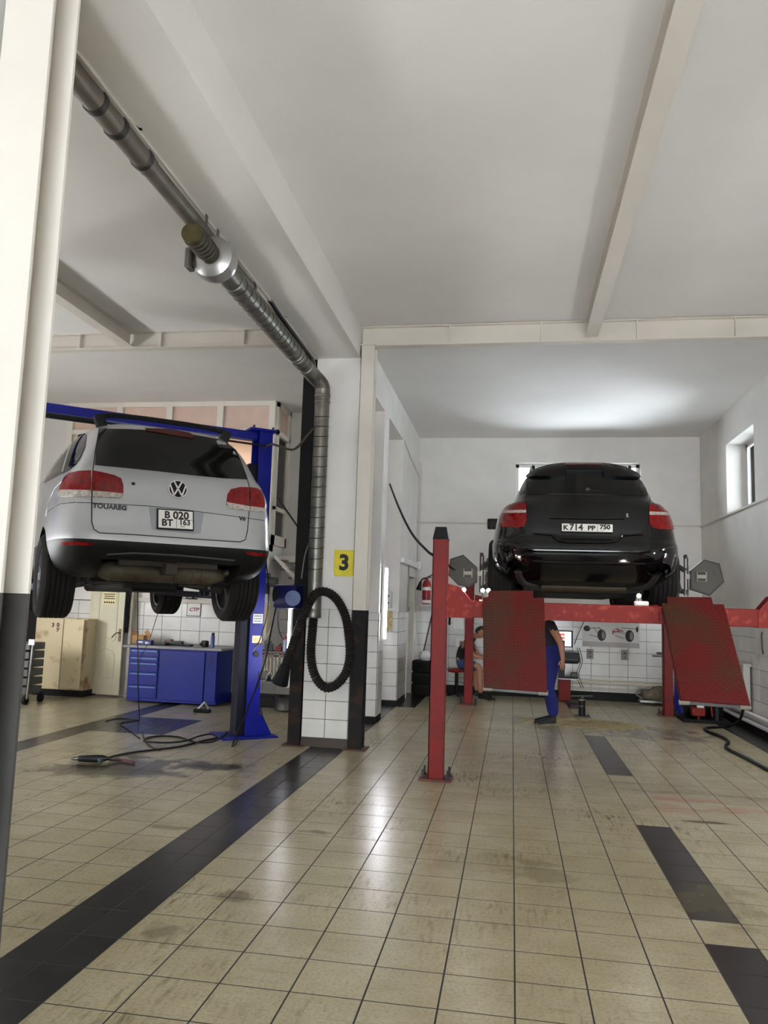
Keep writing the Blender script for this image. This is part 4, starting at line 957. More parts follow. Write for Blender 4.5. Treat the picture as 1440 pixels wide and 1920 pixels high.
HO = thing('exhaust_hose', 'black corrugated exhaust hose hung in a loop on the tiled column', 'hose', tuple(hq[10]))
corrugated(hq, .053).build('hose', M_HOSE, HO, world=True, smooth=True)
e0, e1 = hq[-2], hq[-1]; dd = (e1 - e0).normalized()
b = B(); b.lathe([(.055, 0), (.062, .05), (.095, .22), (.09, .22), (.05, .05)], e1 - dd * .02, dd, 20, closed=True); b.build('nozzle', M_RUBBER, HO, world=True, smooth=True)
b = B(); b.lathe([(.086, 0), (.09, .01), (.086, .1), (.07, .12)], (dv, 8.42, 1.40), (0, 0, 1), 20); b.build('duct_cuff', M_GALV, DU, world=True, smooth=True)
# hose reel
rc = at_y(541, 1119, 8.42)
RE = thing('hose_reel', 'dark blue hose reel with a round emblem on the black steel column', 'hose reel', tuple(rc))
b = B(); b.box(rc, (.30, .20, .27), -.25, .07, 4); b.build('housing', mat('dark_blue_plastic', hexc(14, 20, 70), .4, spec=.3), RE, world=True, smooth=True)
b = B(); b.cyl(rc + V3((.085, -.125, -.015)), rc + V3((.08, -.095, -.015)), .085, seg=28); b.build('round_cover', mat('blue_plastic', hexc(30, 52, 120), .35), RE, world=True, smooth=True)
b = B(); b.tube([rc + V3((.085 + .055 * cos(t), -.128, -.015 + .055 * sin(t))) for t in [2 * pi * i / 24 for i in range(25)]], .004, 5)
b.tube([rc + V3((.04, -.128, -.015)), rc + V3((.13, -.128, -.015))], .006, 5); b.tube([rc + V3((.05, -.128, .01)), rc + V3((.085, -.128, .03)), rc + V3((.12, -.128, .01))], .004, 5); b.build('emblem', mat('pale_blue', hexc(110, 150, 190), .4), RE, world=True)
b = B(); b.box(rc + V3((.02, .14, 0)), (.20, .14, .10)); b.cyl(rc + V3((-.16, .02, .02)), rc + V3((-.10, .02, .02)), .11, seg=18); b.build('bracket', M_BLKPL, RE, world=True)
# sign
s0, s1 = at_y(627, 1031, 8.518), at_y(662, 1081, 8.518); cs = (s0 + s1) / 2
SG = thing('number_sign', 'yellow paper sign with a black 3 on the column', 'sign', tuple(cs))
b = B(); b.box(cs, (s1.x - s0.x, .004, s0.z - s1.z)); b.build('panel', mat('yellow_paper', hexc(226, 208, 52), .6, noise=.15, nscale=10), SG, world=True)
lettering('digit', '3', .235, M_INK, SG, (.005, -.003, 0), (1, 0, 0), (0, 0, 1), .001, bold=.010)
for px_ in ((625, 1078), (661, 1084)):
    q = at_y(*px_, 8.515); b = B(); b.box(q, (.014, .003, .05)); b.build('tape', M_WHITEP, SG, world=True)

# ------------------------------------------------------------------ fluorescent fixtures on the walls
def tube_lamp(x, y, z0, z1, n, lab, grp='vertical fluorescent fixtures', nt=2, glow=None):
    """vertical batten with tubes on a wall; n is the outward direction"""
    t = thing('fluorescent_lamp', lab, 'lamp', (x, y, z0), group=grp); n = V3(n); s = V3((0, 0, 1)).cross(n)
    b = B(); b.box(n * .02 + V3((0, 0, (z1 - z0) / 2)), (abs(n.x) * .03 + abs(s.x) * (.05 * nt) + .001, abs(n.y) * .03 + abs(s.y) * (.05 * nt) + .001, z1 - z0)); b.build('batten', M_WHITEP, t)
    for k in range(nt):
        d = s * ((k - (nt - 1) / 2) * .05)
        b = B(); b.cyl(n * .055 + d + V3((0, 0, .03)), n * .055 + d + V3((0, 0, z1 - z0 - .03)), .014, seg=10); b.build('tube', glow or M_TUBE, t, smooth=True)
        b = B(); b.box(n * .05 + d + V3((0, 0, .012)), (.04, .04, .03)); b.box(n * .05 + d + V3((0, 0, z1 - z0 - .012)), (.04, .04, .03)); b.build('lamp_holder', M_WHITEP, t)
tube_lamp(XP + .01, 10.70, 1.08, 2.10, (1, 0, 0), 'lit vertical double tube on the tiled pier by the electric boxes', glow=M_TUBE2)
ql = at_y(546, 1270, 8.60)
tube_lamp(-2.425, 8.58, .62, 1.62, (-1, 0, 0), 'lit vertical tube beside the black steel column and hose', nt=1, glow=M_TUBE2)
for y, w_ in ((9.6, 'farthest'), (7.2, 'middle'), (4.8, 'nearest')): tube_lamp(XR - .01, y, 1.4, 2.1, (-1, 0, 0), w_ + ' lit vertical tube on the right wall beyond the picture edge', 'tubes on the right wall', nt=1)
for y, w_ in ((8.0, 'farthest'), (5.6, 'second farthest'), (3.2, 'second nearest'), (0.8, 'nearest')): tube_lamp(XL + .01, y, 1.4, 2.1, (1, 0, 0), w_ + ' lit vertical tube on the left wall behind the near column', 'tubes on the left wall', nt=4)

# ------------------------------------------------------------------ left bay: locker, door, bench, tools
M_CREAM = mat('cream_enamel', hexc(214, 198, 160), .45, col2=hexc(150, 104, 60), nscale=3.2, thresh=(.58, .72))
l0, l1 = at_y(62, 1240, 11.35), at_y(158, 1240, 11.35)
LK = thing('locker', 'rust-stained cream metal locker marked 30 standing beside the panelled door', 'locker', ((l0.x + l1.x) / 2, 11.5, 0))
b = B(); b.mm((l0.x, 11.36, .10), (l1.x, 11.77, 1.20), .004); b.build('body', M_CREAM, LK, world=True)
xm = l0.x + (l1.x - l0.x) * .56
b = B(); b.mm((l0.x + .01, 11.335, .11), (xm - .012, 11.358, 1.195), .004); b.build('door', M_CREAM, LK, world=True)
b = B(); b.box(((xm + l1.x) / 2 + .005, 11.30, .66), (l1.x - xm - .02, .022, 1.06), -.12, .004); b.build('door', M_CREAM, LK, world=True)
b = B(); b.mm((l0.x, 11.38, .0), (l1.x, 11.76, .10)); b.build('plinth', M_BLKPL, LK, world=True)
LL = lambda s, px, py, sz: lettering('lettering', s, sz, mat('maroon_ink', hexc(110, 26, 44), .6), LK, at_y(px, py, 11.330) - V3(LK.location), (1, 0, 0), (0, 0, 1), .001, bold=.004)
LL('3', 99.5, 1172, .085); LL('0', 109, 1172, .085); LL('У', 108.5, 1181, .075)
def rail_door(n, hinge, ang, w, h, m, parent_wall=None, z0=.03):
    t = struct(bpy.data.objects.new(f'door_{n}', None)); t.location = hinge; t.rotation_euler = (0, 0, ang); COL.objects.link(t)
    b = B(); b.mm((0, -.02, z0), (w, .02, h), .003); b.build('leaf', m, t); return t
M_DOOR = mat('cream_door_paint', hexc(206, 200, 170), .45, noise=.12, nscale=3)
d0, d1 = at_z(163, 1303), at_z(223, 1307)
D1 = rail_door(1, (d0.x, d0.y, 0), math.atan2(d1.y - d0.y, d1.x - d0.x), (d1 - d0).length, 2.02, M_DOOR)
wd = (d1 - d0).length
def mould(pts): b = B(); b.tube(pts, .007, 6); b.build('moulding', M_DOOR, D1, smooth=True)
mould([(.12, -.022, .28), (wd - .12, -.022, .28), (wd - .12, -.022, .64), (wd - .16, -.022, .70), (wd / 2, -.022, .74), (.16, -.022, .70), (.12, -.022, .64), (.12, -.022, .28)])
mould([(.12, -.022, 1.85), (.12, -.022, .90), (.16, -.022, .86), (wd * .35, -.022, .90), (wd / 2, -.022, .92), (wd * .65, -.022, .88), (wd - .16, -.022, .86), (wd - .12, -.022, .90), (wd - .12, -.022, 1.85), (.12, -.022, 1.85)])
b = B(); b.box((wd - .05, -.025, .96), (.04, .01, .20)); b.tube([(wd - .05, -.03, 1.0), (wd - .055, -.07, 1.0), (wd - .10, -.075, .98), (wd - .16, -.07, .92)], .010, 8, smooth=3); b.build('door_handle', mat('old_brass', hexc(96, 88, 70), .35, .8), D1, smooth=True)
b = B(); b.box((wd * .52, -.026, 1.53), (.25, .006, .20)); nt = b.build('notice', mat('notice_cream', hexc(226, 214, 160), .6), D1)
for k in range(3):
    b = B(); b.box((wd * .52, -.031, 1.60 - .035 * k), (.20 - .02 * (k == 1), .002, .014)); b.build('notice_print', M_INK, nt)
for k in range(5):
    b = B(); b.cyl((wd * .52 - .08 + .04 * k, -.032, 1.47), (wd * .52 - .08 + .04 * k, -.029, 1.47), .015, seg=10); b.build('notice_symbol', M_INK, nt)
x = B(); x.mm((d0.x - .10, YL - .06, 0), (d0.x - .01, YL + .01, 2.12)); x.mm((d1.x + .02, YL - .06, 0), (d1.x + .10, YL + .01, 2.12)); x.mm((d0.x - .10, YL - .06, 2.05), (d1.x + .10, YL + .01, 2.12)); struct(x.build('trim_door_frame', M_DOOR))
x = B(); x.mm((XL, YL - .012, 0), (d0.x - .10, YL, 1.5)); x.build('tile_grout_bed', M_GROUT, WLB)
wall_tiles(WLB, (-7.6, YL - .012, 0), (1, 0, 0), (0, -1, 0), d0.x - .10 + 7.6, 1.49)
# hanging clothes beside the door
cx = at_y(244, 1120, 11.70).x
CL = thing('hanging_jacket', 'purple and black jacket hanging on the wall by the panelled door', 'jacket', (cx, 11.70, .9))
def cloth(z0, z1, w0, w1, m, nm, dy=0):
    b = B(); n = 9; rows = []
    for j in range(8):
        z = z0 + (z1 - z0) * j / 7; w = w0 + (w1 - w0) * j / 7; rows.append([b.bm.verts.new((cx + (i / (n - 1) - .5) * w, 11.69 + dy - .03 * sin(i * 2.1 + j * .5) - .02, z)) for i in range(n)])
    for a, c in zip(rows, rows[1:]):
        for i in range(n - 1): b.bm.faces.new((a[i], a[i + 1], c[i + 1], c[i]))
    o = b.build(nm, m, CL, world=True, smooth=True); md = o.modifiers.new('thick', 'SOLIDIFY'); md.thickness = .012
cloth(1.28, 1.85, .05, .14, mat('purple_cloth', hexc(112, 26, 88), .8), 'jacket_body'); cloth(1.0, 1.8, .03, .09, mat('black_cloth', hexc(28, 26, 30), .85), 'jacket_lining', -.03)
b = B(); b.mm((cx + .03, 11.66, 0.0), (cx + .075, 11.72, 1.8)); tag(b.build('wooden_batten', mat('dirty_white_wood', hexc(176, 168, 150), .6, noise=.3, nscale=8)), 'dirty white upright board between the door and the workbench', 'board')

M_BENCH = mat('blue_bench_paint', hexc(3, 26, 120), .42, spec=.3, noise=.2, nscale=3)
WBN = thing('workbench', 'blue steel workbench with drawers and grey worktop', 'workbench', (-4.98, 11.35, 0))
x0, x1, yf, yk = -5.70, -4.25, 11.08, 11.72
b = B(); b.mm((x0 + .02, yf + .02, .03), (x1 - .02, yk, .815), .004); b.build('carcass', M_BENCH, WBN, world=True)
b = B(); b.mm((x0 - .06, yf - .05, .815), (x1 + .05, yk + .02, .85), .004); b.build('worktop', mat('worn_worktop', hexc(150, 150, 152), .5, noise=.35, nscale=9), WBN, world=True)
zz = [.79, .68, .60, .45, .26, .07]
for k in range(5):
    b = B(); b.mm((x0 + .05, yf - .002, zz[k + 1] + .012), (x0 + .50, yf + .03, zz[k]), .003); dr = b.build('drawer', M_BENCH, WBN, world=True)
    b = B(); b.bar((x0 + .07, yf - .012, zz[k] - .02), (x0 + .48, yf - .012, zz[k] - .02), .014, .018); h_ = b.build('drawer_handle', mat('pale_blue_steel', hexc(90, 110, 160), .3, .6), dr); h_.data.transform(pmat(WBN).inverted())
b = B(); b.mm((x0 + .54, yf - .002, .07), (x1 - .22, yf + .03, .79), .004); b.build('front_panel', M_BENCH, WBN, world=True)
b = B(); b.mm((x1 - .20, yf - .002, .07), (x1 - .03, yf + .03, .79), .003); pn = b.build('perforated_panel', M_BENCH, WBN, world=True)
for k in range(7):
    b = B(); b.bar((x1 - .17, yf - .006, .52 + .035 * k), (x1 - .115, yf - .006, .54 + .035 * k), .008, .006); b.bar((x1 - .115, yf - .006, .54 + .035 * k), (x1 - .06, yf - .006, .52 + .035 * k), .008, .006); q = b.build('slot', MATS['dark_blue_steel'], pn); q.data.transform(pmat(WBN).inverted())
# things on the bench
def stand(px, y, z): p = at_y(px, 1200, y); return V3((p.x, y, z))
p = stand(262, 11.5, .852); t = thing('cardboard_box', 'open cardboard box at the back of the blue workbench', 'box', tuple(p))
M_CARD = mat('cardboard', hexc(176, 136, 84), .8)
b = B(); b.mm((-.10, -.07, 0), (.10, -.065, .13)); b.mm((-.10, .065, 0), (.10, .07, .13)); b.mm((-.10, -.07, 0), (-.095, .07, .13)); b.mm((.095, -.07, 0), (.10, .07, .13)); b.mm((-.10, -.07, 0), (.10, .07, .005)); b.build('carton', M_CARD, t)
b = B(); b.bar((-.05, -.07, .13), (-.02, -.12, .19), .10, .004); b.bar((.10, 0, .13), (.16, 0, .17), .004, .12); b.build('flap', M_CARD, t)
p = stand(272, 11.25, .852); t = thing('parts_box', 'small blue and white parts box on the blue workbench', 'box', tuple(p))
b = B(); b.mm((-.12, -.05, 0), (.12, .05, .07), .003); b.build('carton', mat('navy_carton', hexc(40, 44, 120), .5), t); b = B(); b.box((-.05, -.052, .04), (.08, .003, .025)); b.box((.06, -.052, .03), (.06, .003, .03)); b.build('printed_patch', M_PAPER, t)
def spray(p, m1, m2, lab, h=.17, r=.03, grp=None):
    t = thing('spray_can', lab, 'spray can', tuple(p), group=grp); b = B(); b.lathe([(r, 0), (r, h * .78), (r * .5, h * .86)], (0, 0, 0), (0, 0, 1), 16); b.build('can', m1, t, smooth=True); b = B(); b.lathe([(r * .75, h * .8), (r * .75, h), (0, h)], (0, 0, 0), (0, 0, 1), 14); b.build('cap', m2, t, smooth=True)
spray(stand(399, 11.2, .852), mat('blue_print_can', hexc(60, 70, 130), .3), M_BLKPL, 'tall blue spray can at the right end of the blue workbench', .22)
clut = [(300, 11.3, 'flat black tool case lying on the blue workbench', (.26, .14, .035)), (330, 11.35, 'black angle grinder lying on the blue workbench', (.24, .07, .07)), (318, 11.55, 'reddish tin at the back of the blue workbench', (.10, .10, .08)), (352, 11.3, 'black pliers roll on the blue workbench', (.16, .09, .03)), (385, 11.25, 'dark valve part beside the tall spray can', (.09, .08, .10))]
for px, y, lab, d in clut:
    p = stand(px, y, .852); t = thing('bench_tool', lab, 'tool', tuple(p)); b = B(); b.box((0, 0, d[2] / 2), d, random.uniform(-.4, .4), min(d) * .3, 2); b.build('tool_body', mat('reddish_tin', hexc(110, 56, 44), .5) if 'tin' in lab else M_BLKPL, t, smooth=True); b = B(); b.cyl((-d[0] * .5, 0, d[2] * .5), (-d[0] * .75, .02, d[2] * .4), d[2] * .28, seg=8); b.build('tool_end', M_DARKST, t)
# plate sign on the tiles, ledge things
s0, s1 = at_y(352, 1131, YL - .02), at_y(375, 1155, YL - .02)
t = thing('wall_plate', 'small white plate with red CTP letters on the tiles above the workbench', 'sign', tuple((s0 + s1) / 2))
b = B(); b.box((0, 0, 0), (s1.x - s0.x + .02, .006, s0.z - s1.z + .02), None, .002); b.build('border', M_INK, t); b = B(); b.box((0, -.003, 0), (s1.x - s0.x, .006, s0.z - s1.z), None, .002); b.build('panel', M_PAPER, t)
lettering('lettering', 'CTP', .075, mat('red_ink', hexc(150, 40, 36), .5), t, (0, -.007, .0), (1, 0, 0), (0, 0, 1), .001, shear=.3, width=1.15, bold=.003)
p = at_y(343, 1120, 11.76); b = B(); b.box((p.x, 11.765, 1.61), (.12, .06, .10), None, .01); tag(b.build('junction_box', mat('grey_box', hexc(150, 148, 144), .5)), 'grey junction box on the ledge above the workbench', 'electric box')
p = at_y(362, 1120, 11.76); t = thing('bracket_lamp', 'small dark clamp lamp on the ledge above the workbench', 'lamp', (p.x, 11.765, 1.56)); b = B(); b.cyl((0, 0, 0), (0, 0, .02), .07, seg=14); b.cyl((0, 0, .02), (0, 0, .08), .02, seg=8); b.build('base', M_BLKPL, t)
b = B(); b.sph((0, -.01, .085), .03, seg=10); b.build('head', M_DARKST, t, smooth=True)
# tool shelf with wrenches
TS = thing('tool_shelf', 'black steel tool shelf with hanging wrenches behind the blue post', 'shelf', (-3.35, 11.55, 0))
a0, a1 = at_y(468, 1220, 11.4).x, -2.95
b = B(); b.mm((a0, 11.36, .80), (a1, 11.75, .825)); b.mm((a0, 11.36, .36), (a1, 11.75, .38)); b.build('shelf_board', mat('grey_shelf', hexc(120, 118, 114), .5, noise=.3, nscale=10), TS, world=True)
b = B(); b.mm((a0, 11.352, .74), (a1, 11.366, .80)); b.build('hook_rail', mat('dark_red_steel', hexc(84, 28, 28), .5), TS, world=True)
for xx in (a0 + .02, a1 - .02):
    for yy in (11.38, 11.73):
        b = B(); b.mm((xx - .015, yy - .015, 0), (xx + .015, yy + .015, 1.0)); b.build('leg', M_BLKPL, TS, world=True)
b = B(); b.mm((a0, 11.40, .0), (a1, 11.75, .16), .01); b.build('base_box', M_BLKPL, TS, world=True)
def wrench(p, L, lab, grp):
    t = thing('wrench', lab, 'wrench', tuple(p), group=grp); w = L * .055
    b = B(); b.bar((0, 0, -.03), (0, 0, -L + .03), w * 1.5, .006, up=(0, 1, 0)); b.lathe([(w * 1.6, -.004), (w * 1.6, .004), (w * .8, .004), (w * .8, -.004)], (0, 0, -.015), (0, 1, 0), 14, closed=True)
    b.build('shank', M_CHROME, t)
    b = B(); n = 10; r = w * 1.9; pts = [V3((r * sin(a), -.004, -L + .02 - r * cos(a))) for a in [.75 + (2 * pi - 1.5) * i / n for i in range(n + 1)]]
    pts += [V3((r * .45 * sin(a), -.004, -L + .02 - r * .55 * cos(a))) for a in [2 * pi - 1.1 - (2 * pi - 2.2) * i / 6 for i in range(7)]]
    b.prism([q for q in pts], (0, .008, 0)); b.build('jaw', M_CHROME, t)
for k, (px, L) in enumerate(((478, .20), (485, .22), (491, .24), (497, .27), (502, .26), (508, .30), (515, .36), (521, .42), (529, .32))):
    p = at_y(px, 1226, 11.345); wrench((p.x, 11.343, .775), L, ('first', 'second', 'third', 'fourth', 'fifth', 'sixth', 'seventh', 'eighth and longest', 'ninth')[k] + ' chrome wrench on the tool shelf rail, counted from the blue post', 'wrenches on the rail')
spray(V3((at_y(535, 1200, 11.5).x, 11.5, .827)), mat('white_blue_can', hexc(190, 195, 225), .3), mat('red_cap', hexc(170, 40, 40), .4), 'white spray can with red cap on the tool shelf', .22, .03)
for px, c, d, lab in ((485, hexc(60, 60, 60), (.10, .08, .06), 'dark socket set on the left of the tool shelf'), (505, hexc(70, 72, 76), (.12, .06, .10), 'grey clamp standing on the tool shelf'), (523, hexc(130, 36, 40), (.09, .08, .07), 'red tin on the tool shelf beside the spray can')):
    p = at_y(px, 1210, 11.5); t = thing('shelf_tool', lab, 'tool', (p.x, 11.5, .826)); b = B(); b.box((0, 0, d[2] / 2), d, None, .01, 2); b.build('tool_body', mat('tool_' + lab.split()[0] + lab.split()[1], c, .45), t); b = B(); b.cyl((0, 0, d[2]), (.03, 0, d[2] + .04), .012, seg=8); b.build('tool_knob', M_DARKST, t)
p = at_y(500, 1275, 11.5); t = thing('metal_tray', 'folded grey metal tray on the lower tool shelf', 'tray', (p.x - .1, 11.5, .381)); b = B(); b.prism([(-.2, -.1, 0), (.12, -.1, 0), (.15, -.1, .10), (.135, -.1, .10), (.11, -.1, .015), (-.19, -.1, .015), (-.2, -.1, .08)], (0, .2, 0)); b.build('tray', M_STEEL, t)
p = at_y(525, 1290, 11.3); t = thing('wheel_rim', 'dark wheel rim lying under the tool shelf', 'wheel', (-3.2, 11.2, .0)); b = B(); b.lathe([(.17, .0), (.20, .02), (.19, .08), (.19, .14), (.20, .18), (.17, .20), (.15, .18), (.15, .02)], (0, 0, 0), (.0, -.0, 1), 24, closed=True); b.build('barrel', M_DARKST, t, smooth=True)
b = B(); b.cyl((0, 0, .06), (0, 0, .12), .05, seg=12)
for k in range(5): b.bar((0, 0, .1), (.16 * cos(k * 1.257), .16 * sin(k * 1.257), .12), .04, .03)
b.build('spokes', M_DARKST, t)
# filter column and pipes left of the stair
f0, f1 = at_y(481, 1160, 11.62), at_y(503, 1160, 11.62); fx = (f0.x + f1.x) / 2
FC = thing('air_dryer', 'beige upright air dryer with dark grey hose elbow on the wall', 'air dryer', (fx, 11.66, .95))
b = B(); b.mm((f0.x + .02, 11.56, .98), (f1.x, 11.74, 1.52), .012); b.build('housing', mat('beige_enamel', hexc(222, 210, 170), .4), FC, world=True)
b = B(); b.mm((f0.x - .03, 11.58, .98), (f0.x + .02, 11.74, 1.52), .004); b.build('side_plate', mat('dark_brown', hexc(60, 44, 40), .5), FC, world=True)
b = B(); b.cyl((fx, 11.65, 1.52), (fx, 11.65, 1.60), .085, seg=18); b.cyl((fx, 11.65, 1.60), (fx, 11.65, 1.68), .075, seg=18); b.build('collar', M_WHITEP, FC, world=True)
b = B(); b.cyl((fx, 11.65, 1.68), (fx, 11.65, 2.0), .085, seg=18); b.cyl((fx, 11.65, 1.88), (fx + .2, 11.62, 1.86), .075, seg=18); b.build('hose_elbow', mat('dark_grey_hose', hexc(62, 64, 66), .55), FC, world=True, smooth=True)
# stair under the office
ST = thing('staircase', 'white steel stair flight under the glazed office', 'stairs', (-3.0, 12.2, 0))
q0, q1 = at_y(517, 1043, 11.95), at_y(590, 1125, 11.95)
for dy in (0, .42):
    b = B(); b.bar(q0 + V3((0, dy, 0)), q1 + V3((0, dy, 0)), .04, .17, up=(0, 1, 0)); b.build('stringer', M_PVC, ST, world=True)
for k in range(5):
    q = q0.lerp(q1, (k + .5) / 5); b = B(); b.box((q.x, q.y + .22, q.z), (.24, .40, .03)); b.build('tread', mat('grey_tread', hexc(120, 118, 112), .6), ST, world=True)
b = B(); b.mm((-3.78, 12.05, 2.20), (-3.0, 12.5, 2.30)); b.build('landing', M_PVC, ST, world=True)
b = B(); b.tube([at_y(515, 925, 12.0), at_y(560, 990, 11.2)], .014, 8); b.tube([at_y(526, 941, 11.85), at_y(536, 956, 11.65)], .017, 8); tag(b.build('striped_pole', M_BLKPL, smooth=True), 'thin black pole leaning across the glazed office corner', 'pole')
# trolley by the near column
TR = thing('tool_trolley', 'tall tool trolley with silver upright beside the cream locker', 'trolley', (-6.85, 10.4, 0))
b = B()
for k in range(6): b.mm((-7.20, 10.30, .14 + .125 * k), (-6.80, 10.68, .24 + .125 * k), .006)
b.build('tray_stack', mat('grey_green_metal', hexc(84, 86, 80), .5), TR, world=True)
b = B(); b.bar((-6.77, 10.29, .08), (-6.74, 10.29, .92), .03, .02); b.build('upright', M_STEEL, TR, world=True)
b = B(); b.bar((-7.22, 10.29, .08), (-7.22, 10.29, .92), .03, .02); b.build('upright', M_STEEL, TR, world=True)
b = B(); b.box((-6.76, 10.28, .88), (.09, .02, .08)); b.build('corner_plate', M_WHITEP, TR, world=True)
for wx in (-6.80, -7.18):
    for wy in (10.30, 10.66):
        b = B(); b.cyl((wx - .02, wy, .062), (wx + .02, wy, .062), .061, seg=16); b.cyl((wx, wy, .06), (wx, wy, .15), .012, seg=8); b.build('castor', M_RUBBER, TR, world=True)
b = B(); b.tube([(-6.75, 10.8, 0.0), (-6.72, 10.78, 1.8)], .012, 8); b.tube([(-6.70, 10.9, .0), (-6.72, 10.9, 1.0)], .016, 8); tag(b.build('upright_tube', M_WHITEP), 'white upright tube standing beside the tool trolley', 'tube') if False else b.bm.free()

# ------------------------------------------------------------------ cables and things on the left floor
def floor_cable(nm, pix, r, lab, m=M_CABLE, cat='cable', k=6, z=None):
    P = [at_z(x, y, r + .001) for x, y in pix]; b = B(); b.tube(P, r, 6, smooth=k); return tag(b.build(nm, m, smooth=True), lab, cat)
P = [at_z(x, y, .011) for x, y in [(205, 1420), (235, 1413), (270, 1408), (305, 1404), (335, 1400), (360, 1394), (385, 1388), (408, 1383), (395, 1380), (372, 1384), (350, 1392), (318, 1396), (285, 1395), (270, 1389), (278, 1383), (305, 1380), (335, 1382), (356, 1389), (375, 1396), (400, 1394), (416, 1385), (425, 1376)]]
for i in range(8, 22): P[i].z = .011 + .020 * (1 if 8 <= i < 13 or i > 17 else 0)
b = B(); b.tube(P, .010, 6, smooth=6); tag(b.build('air_line', M_CABLE, smooth=True), 'black air line coiled on the floor between the drill and blue post', 'hose')
P = [at_y(520, 1128, 8.45), at_y(508, 1185, 8.3), at_y(497, 1240, 8.2), at_y(474, 1305, 8.3), at_y(450, 1362, 8.45)] + [at_z(x, y, .01) for x, y in ((437, 1394), (436, 1398), (445, 1390), (451, 1376), (447, 1372))]
b = B(); b.tube(P, .010, 6, smooth=6); tag(b.build('air_line', M_CABLE, smooth=True), 'black air line hanging from the hose reel down to the floor', 'hose')
b = B(); b.tube([at_y(521, 1130, 8.5), at_y(510, 1170, 8.5), at_y(495, 1200, 8.55), at_y(480, 1213, 8.6), at_y(474, 1222, 8.62)], .009, 6, smooth=6); tag(b.build('power_cable', mat('grey_cable', hexc(120, 118, 112), .5), smooth=True), 'grey cable looping from the hose reel to the blue post', 'cable')
b = B(); b.tube([at_y(497, 1028, 8.6), at_y(500, 1060, 8.6), at_y(503, 1100, 8.6), at_y(501, 1150, 8.6), at_y(487, 1200, 8.6), at_y(478, 1212, 8.6)], .007, 6, smooth=6); tag(b.build('power_cable', M_CABLE, smooth=True), 'thin black cable hanging behind the silver SUV bumper', 'cable')
b = B(); b.tube([at_y(522, 1146, 8.6), at_y(521, 1165, 8.7), at_y(524, 1185, 9.2), at_y(530, 1197, 10), at_y(533, 1200, 10.6)], .006, 6, smooth=6); tag(b.build('power_cable', M_CABLE, smooth=True), 'thin black wire hanging from the bottom of the hose reel', 'cable')
b = B(); b.tube([at_y(258, 1110, 8.2), at_y(258, 1200, 8.2), at_y(259, 1290, 8.1)] + [at_z(x, y, .006) for x, y in ((262, 1345), (268, 1380), (280, 1398), (300, 1407))], .006, 6, smooth=6); tag(b.build('power_cable', M_CABLE, smooth=True), 'thin wire hanging from under the silver SUV to the floor', 'cable')
b = B(); b.tube([at_y(298, 1144, 9.5), at_y(288, 1175, 9.8), at_y(278, 1205, 10.2), at_y(262, 1240, 10.0), at_y(258, 1290, 9.0)], .004, 6, smooth=6); tag(b.build('power_cable', M_CABLE, smooth=True), 'thin wire hanging from the front wheel of the silver SUV', 'cable')
b = B(); b.tube([at_y(496, 840, 8.85), at_y(508, 833, 8.8), at_y(525, 837, 8.7), at_y(545, 843, 8.58), at_y(558, 838, 8.44), at_y(575, 818, 8.40), at_y(588, 802, 8.36)], .014, 8, smooth=6); tag(b.build('lift_cable', mat('brown_cable', hexc(70, 58, 42), .5), smooth=True), 'brown cable sagging from the top of the blue post to the duct', 'cable')
floor_cable('floor_wire', [(198, 1352), (215, 1348), (240, 1347), (260, 1350), (240, 1353), (225, 1357), (240, 1368), (262, 1385)], .006, 'thin wire lying across the dark floor mat')
p = at_z(172, 1430)
DR = thing('air_drill', 'small air drill lying on the oily floor tiles', 'drill', (p.x, p.y, 0), .35)
b = B(); b.lathe([(.02, -.13), (.028, -.12), (.033, -.05), (.036, .03), (.034, .10), (.022, .13), (.012, .16)], (0, 0, .038), (1, 0, 0), 16); b.build('body', mat('dark_tool', hexc(44, 46, 48), .35, .4), DR, smooth=True)
b = B(); b.cyl((-.12, 0, .038), (-.17, 0, .038), .016, seg=12); b.cyl((-.17, 0, .038), (-.19, 0, .038), .006, seg=8); b.build('chuck', M_STEEL, DR)
b = B(); b.bar((.06, 0, .03), (.10, -.10, .028), .035, .03, .006); b.build('grip', mat('teal_grip', hexc(52, 70, 78), .5), DR); b = B(); b.tube([(.15, 0, .03), (.20, .01, .02), (.26, .02, .012)], .012, 8); b.build('hose_fitting', M_DARKST, DR)
p = at_z(205, 1424)
b = B(); b.bar((p.x + .10, p.y - .05, .02), (p.x + .32, p.y - .12, .015), .03, .02, .005); tag(b.build('screwdriver', mat('dark_red_plastic', hexc(86, 34, 40), .5)), 'dark screwdriver lying beside the air drill', 'screwdriver')
p = at_z(380, 1336); CH = thing('jack_stand', 'small folding steel stand on the floor before the blue workbench', 'stand', (p.x, p.y, 0))
for sx in (-1, 1):
    b = B(); b.bar((sx * .10, 0, .02), (0, .05, .14), .02, .02); b.build('leg', M_STEEL, CH)
b = B(); b.box((0, -.02, .025), (.24, .08, .045), None, .01); b.build('foot', M_RUBBER, CH); b = B(); b.bar((0, .05, .14), (0, .14, .02), .02, .02); b.build('leg', M_STEEL, CH)
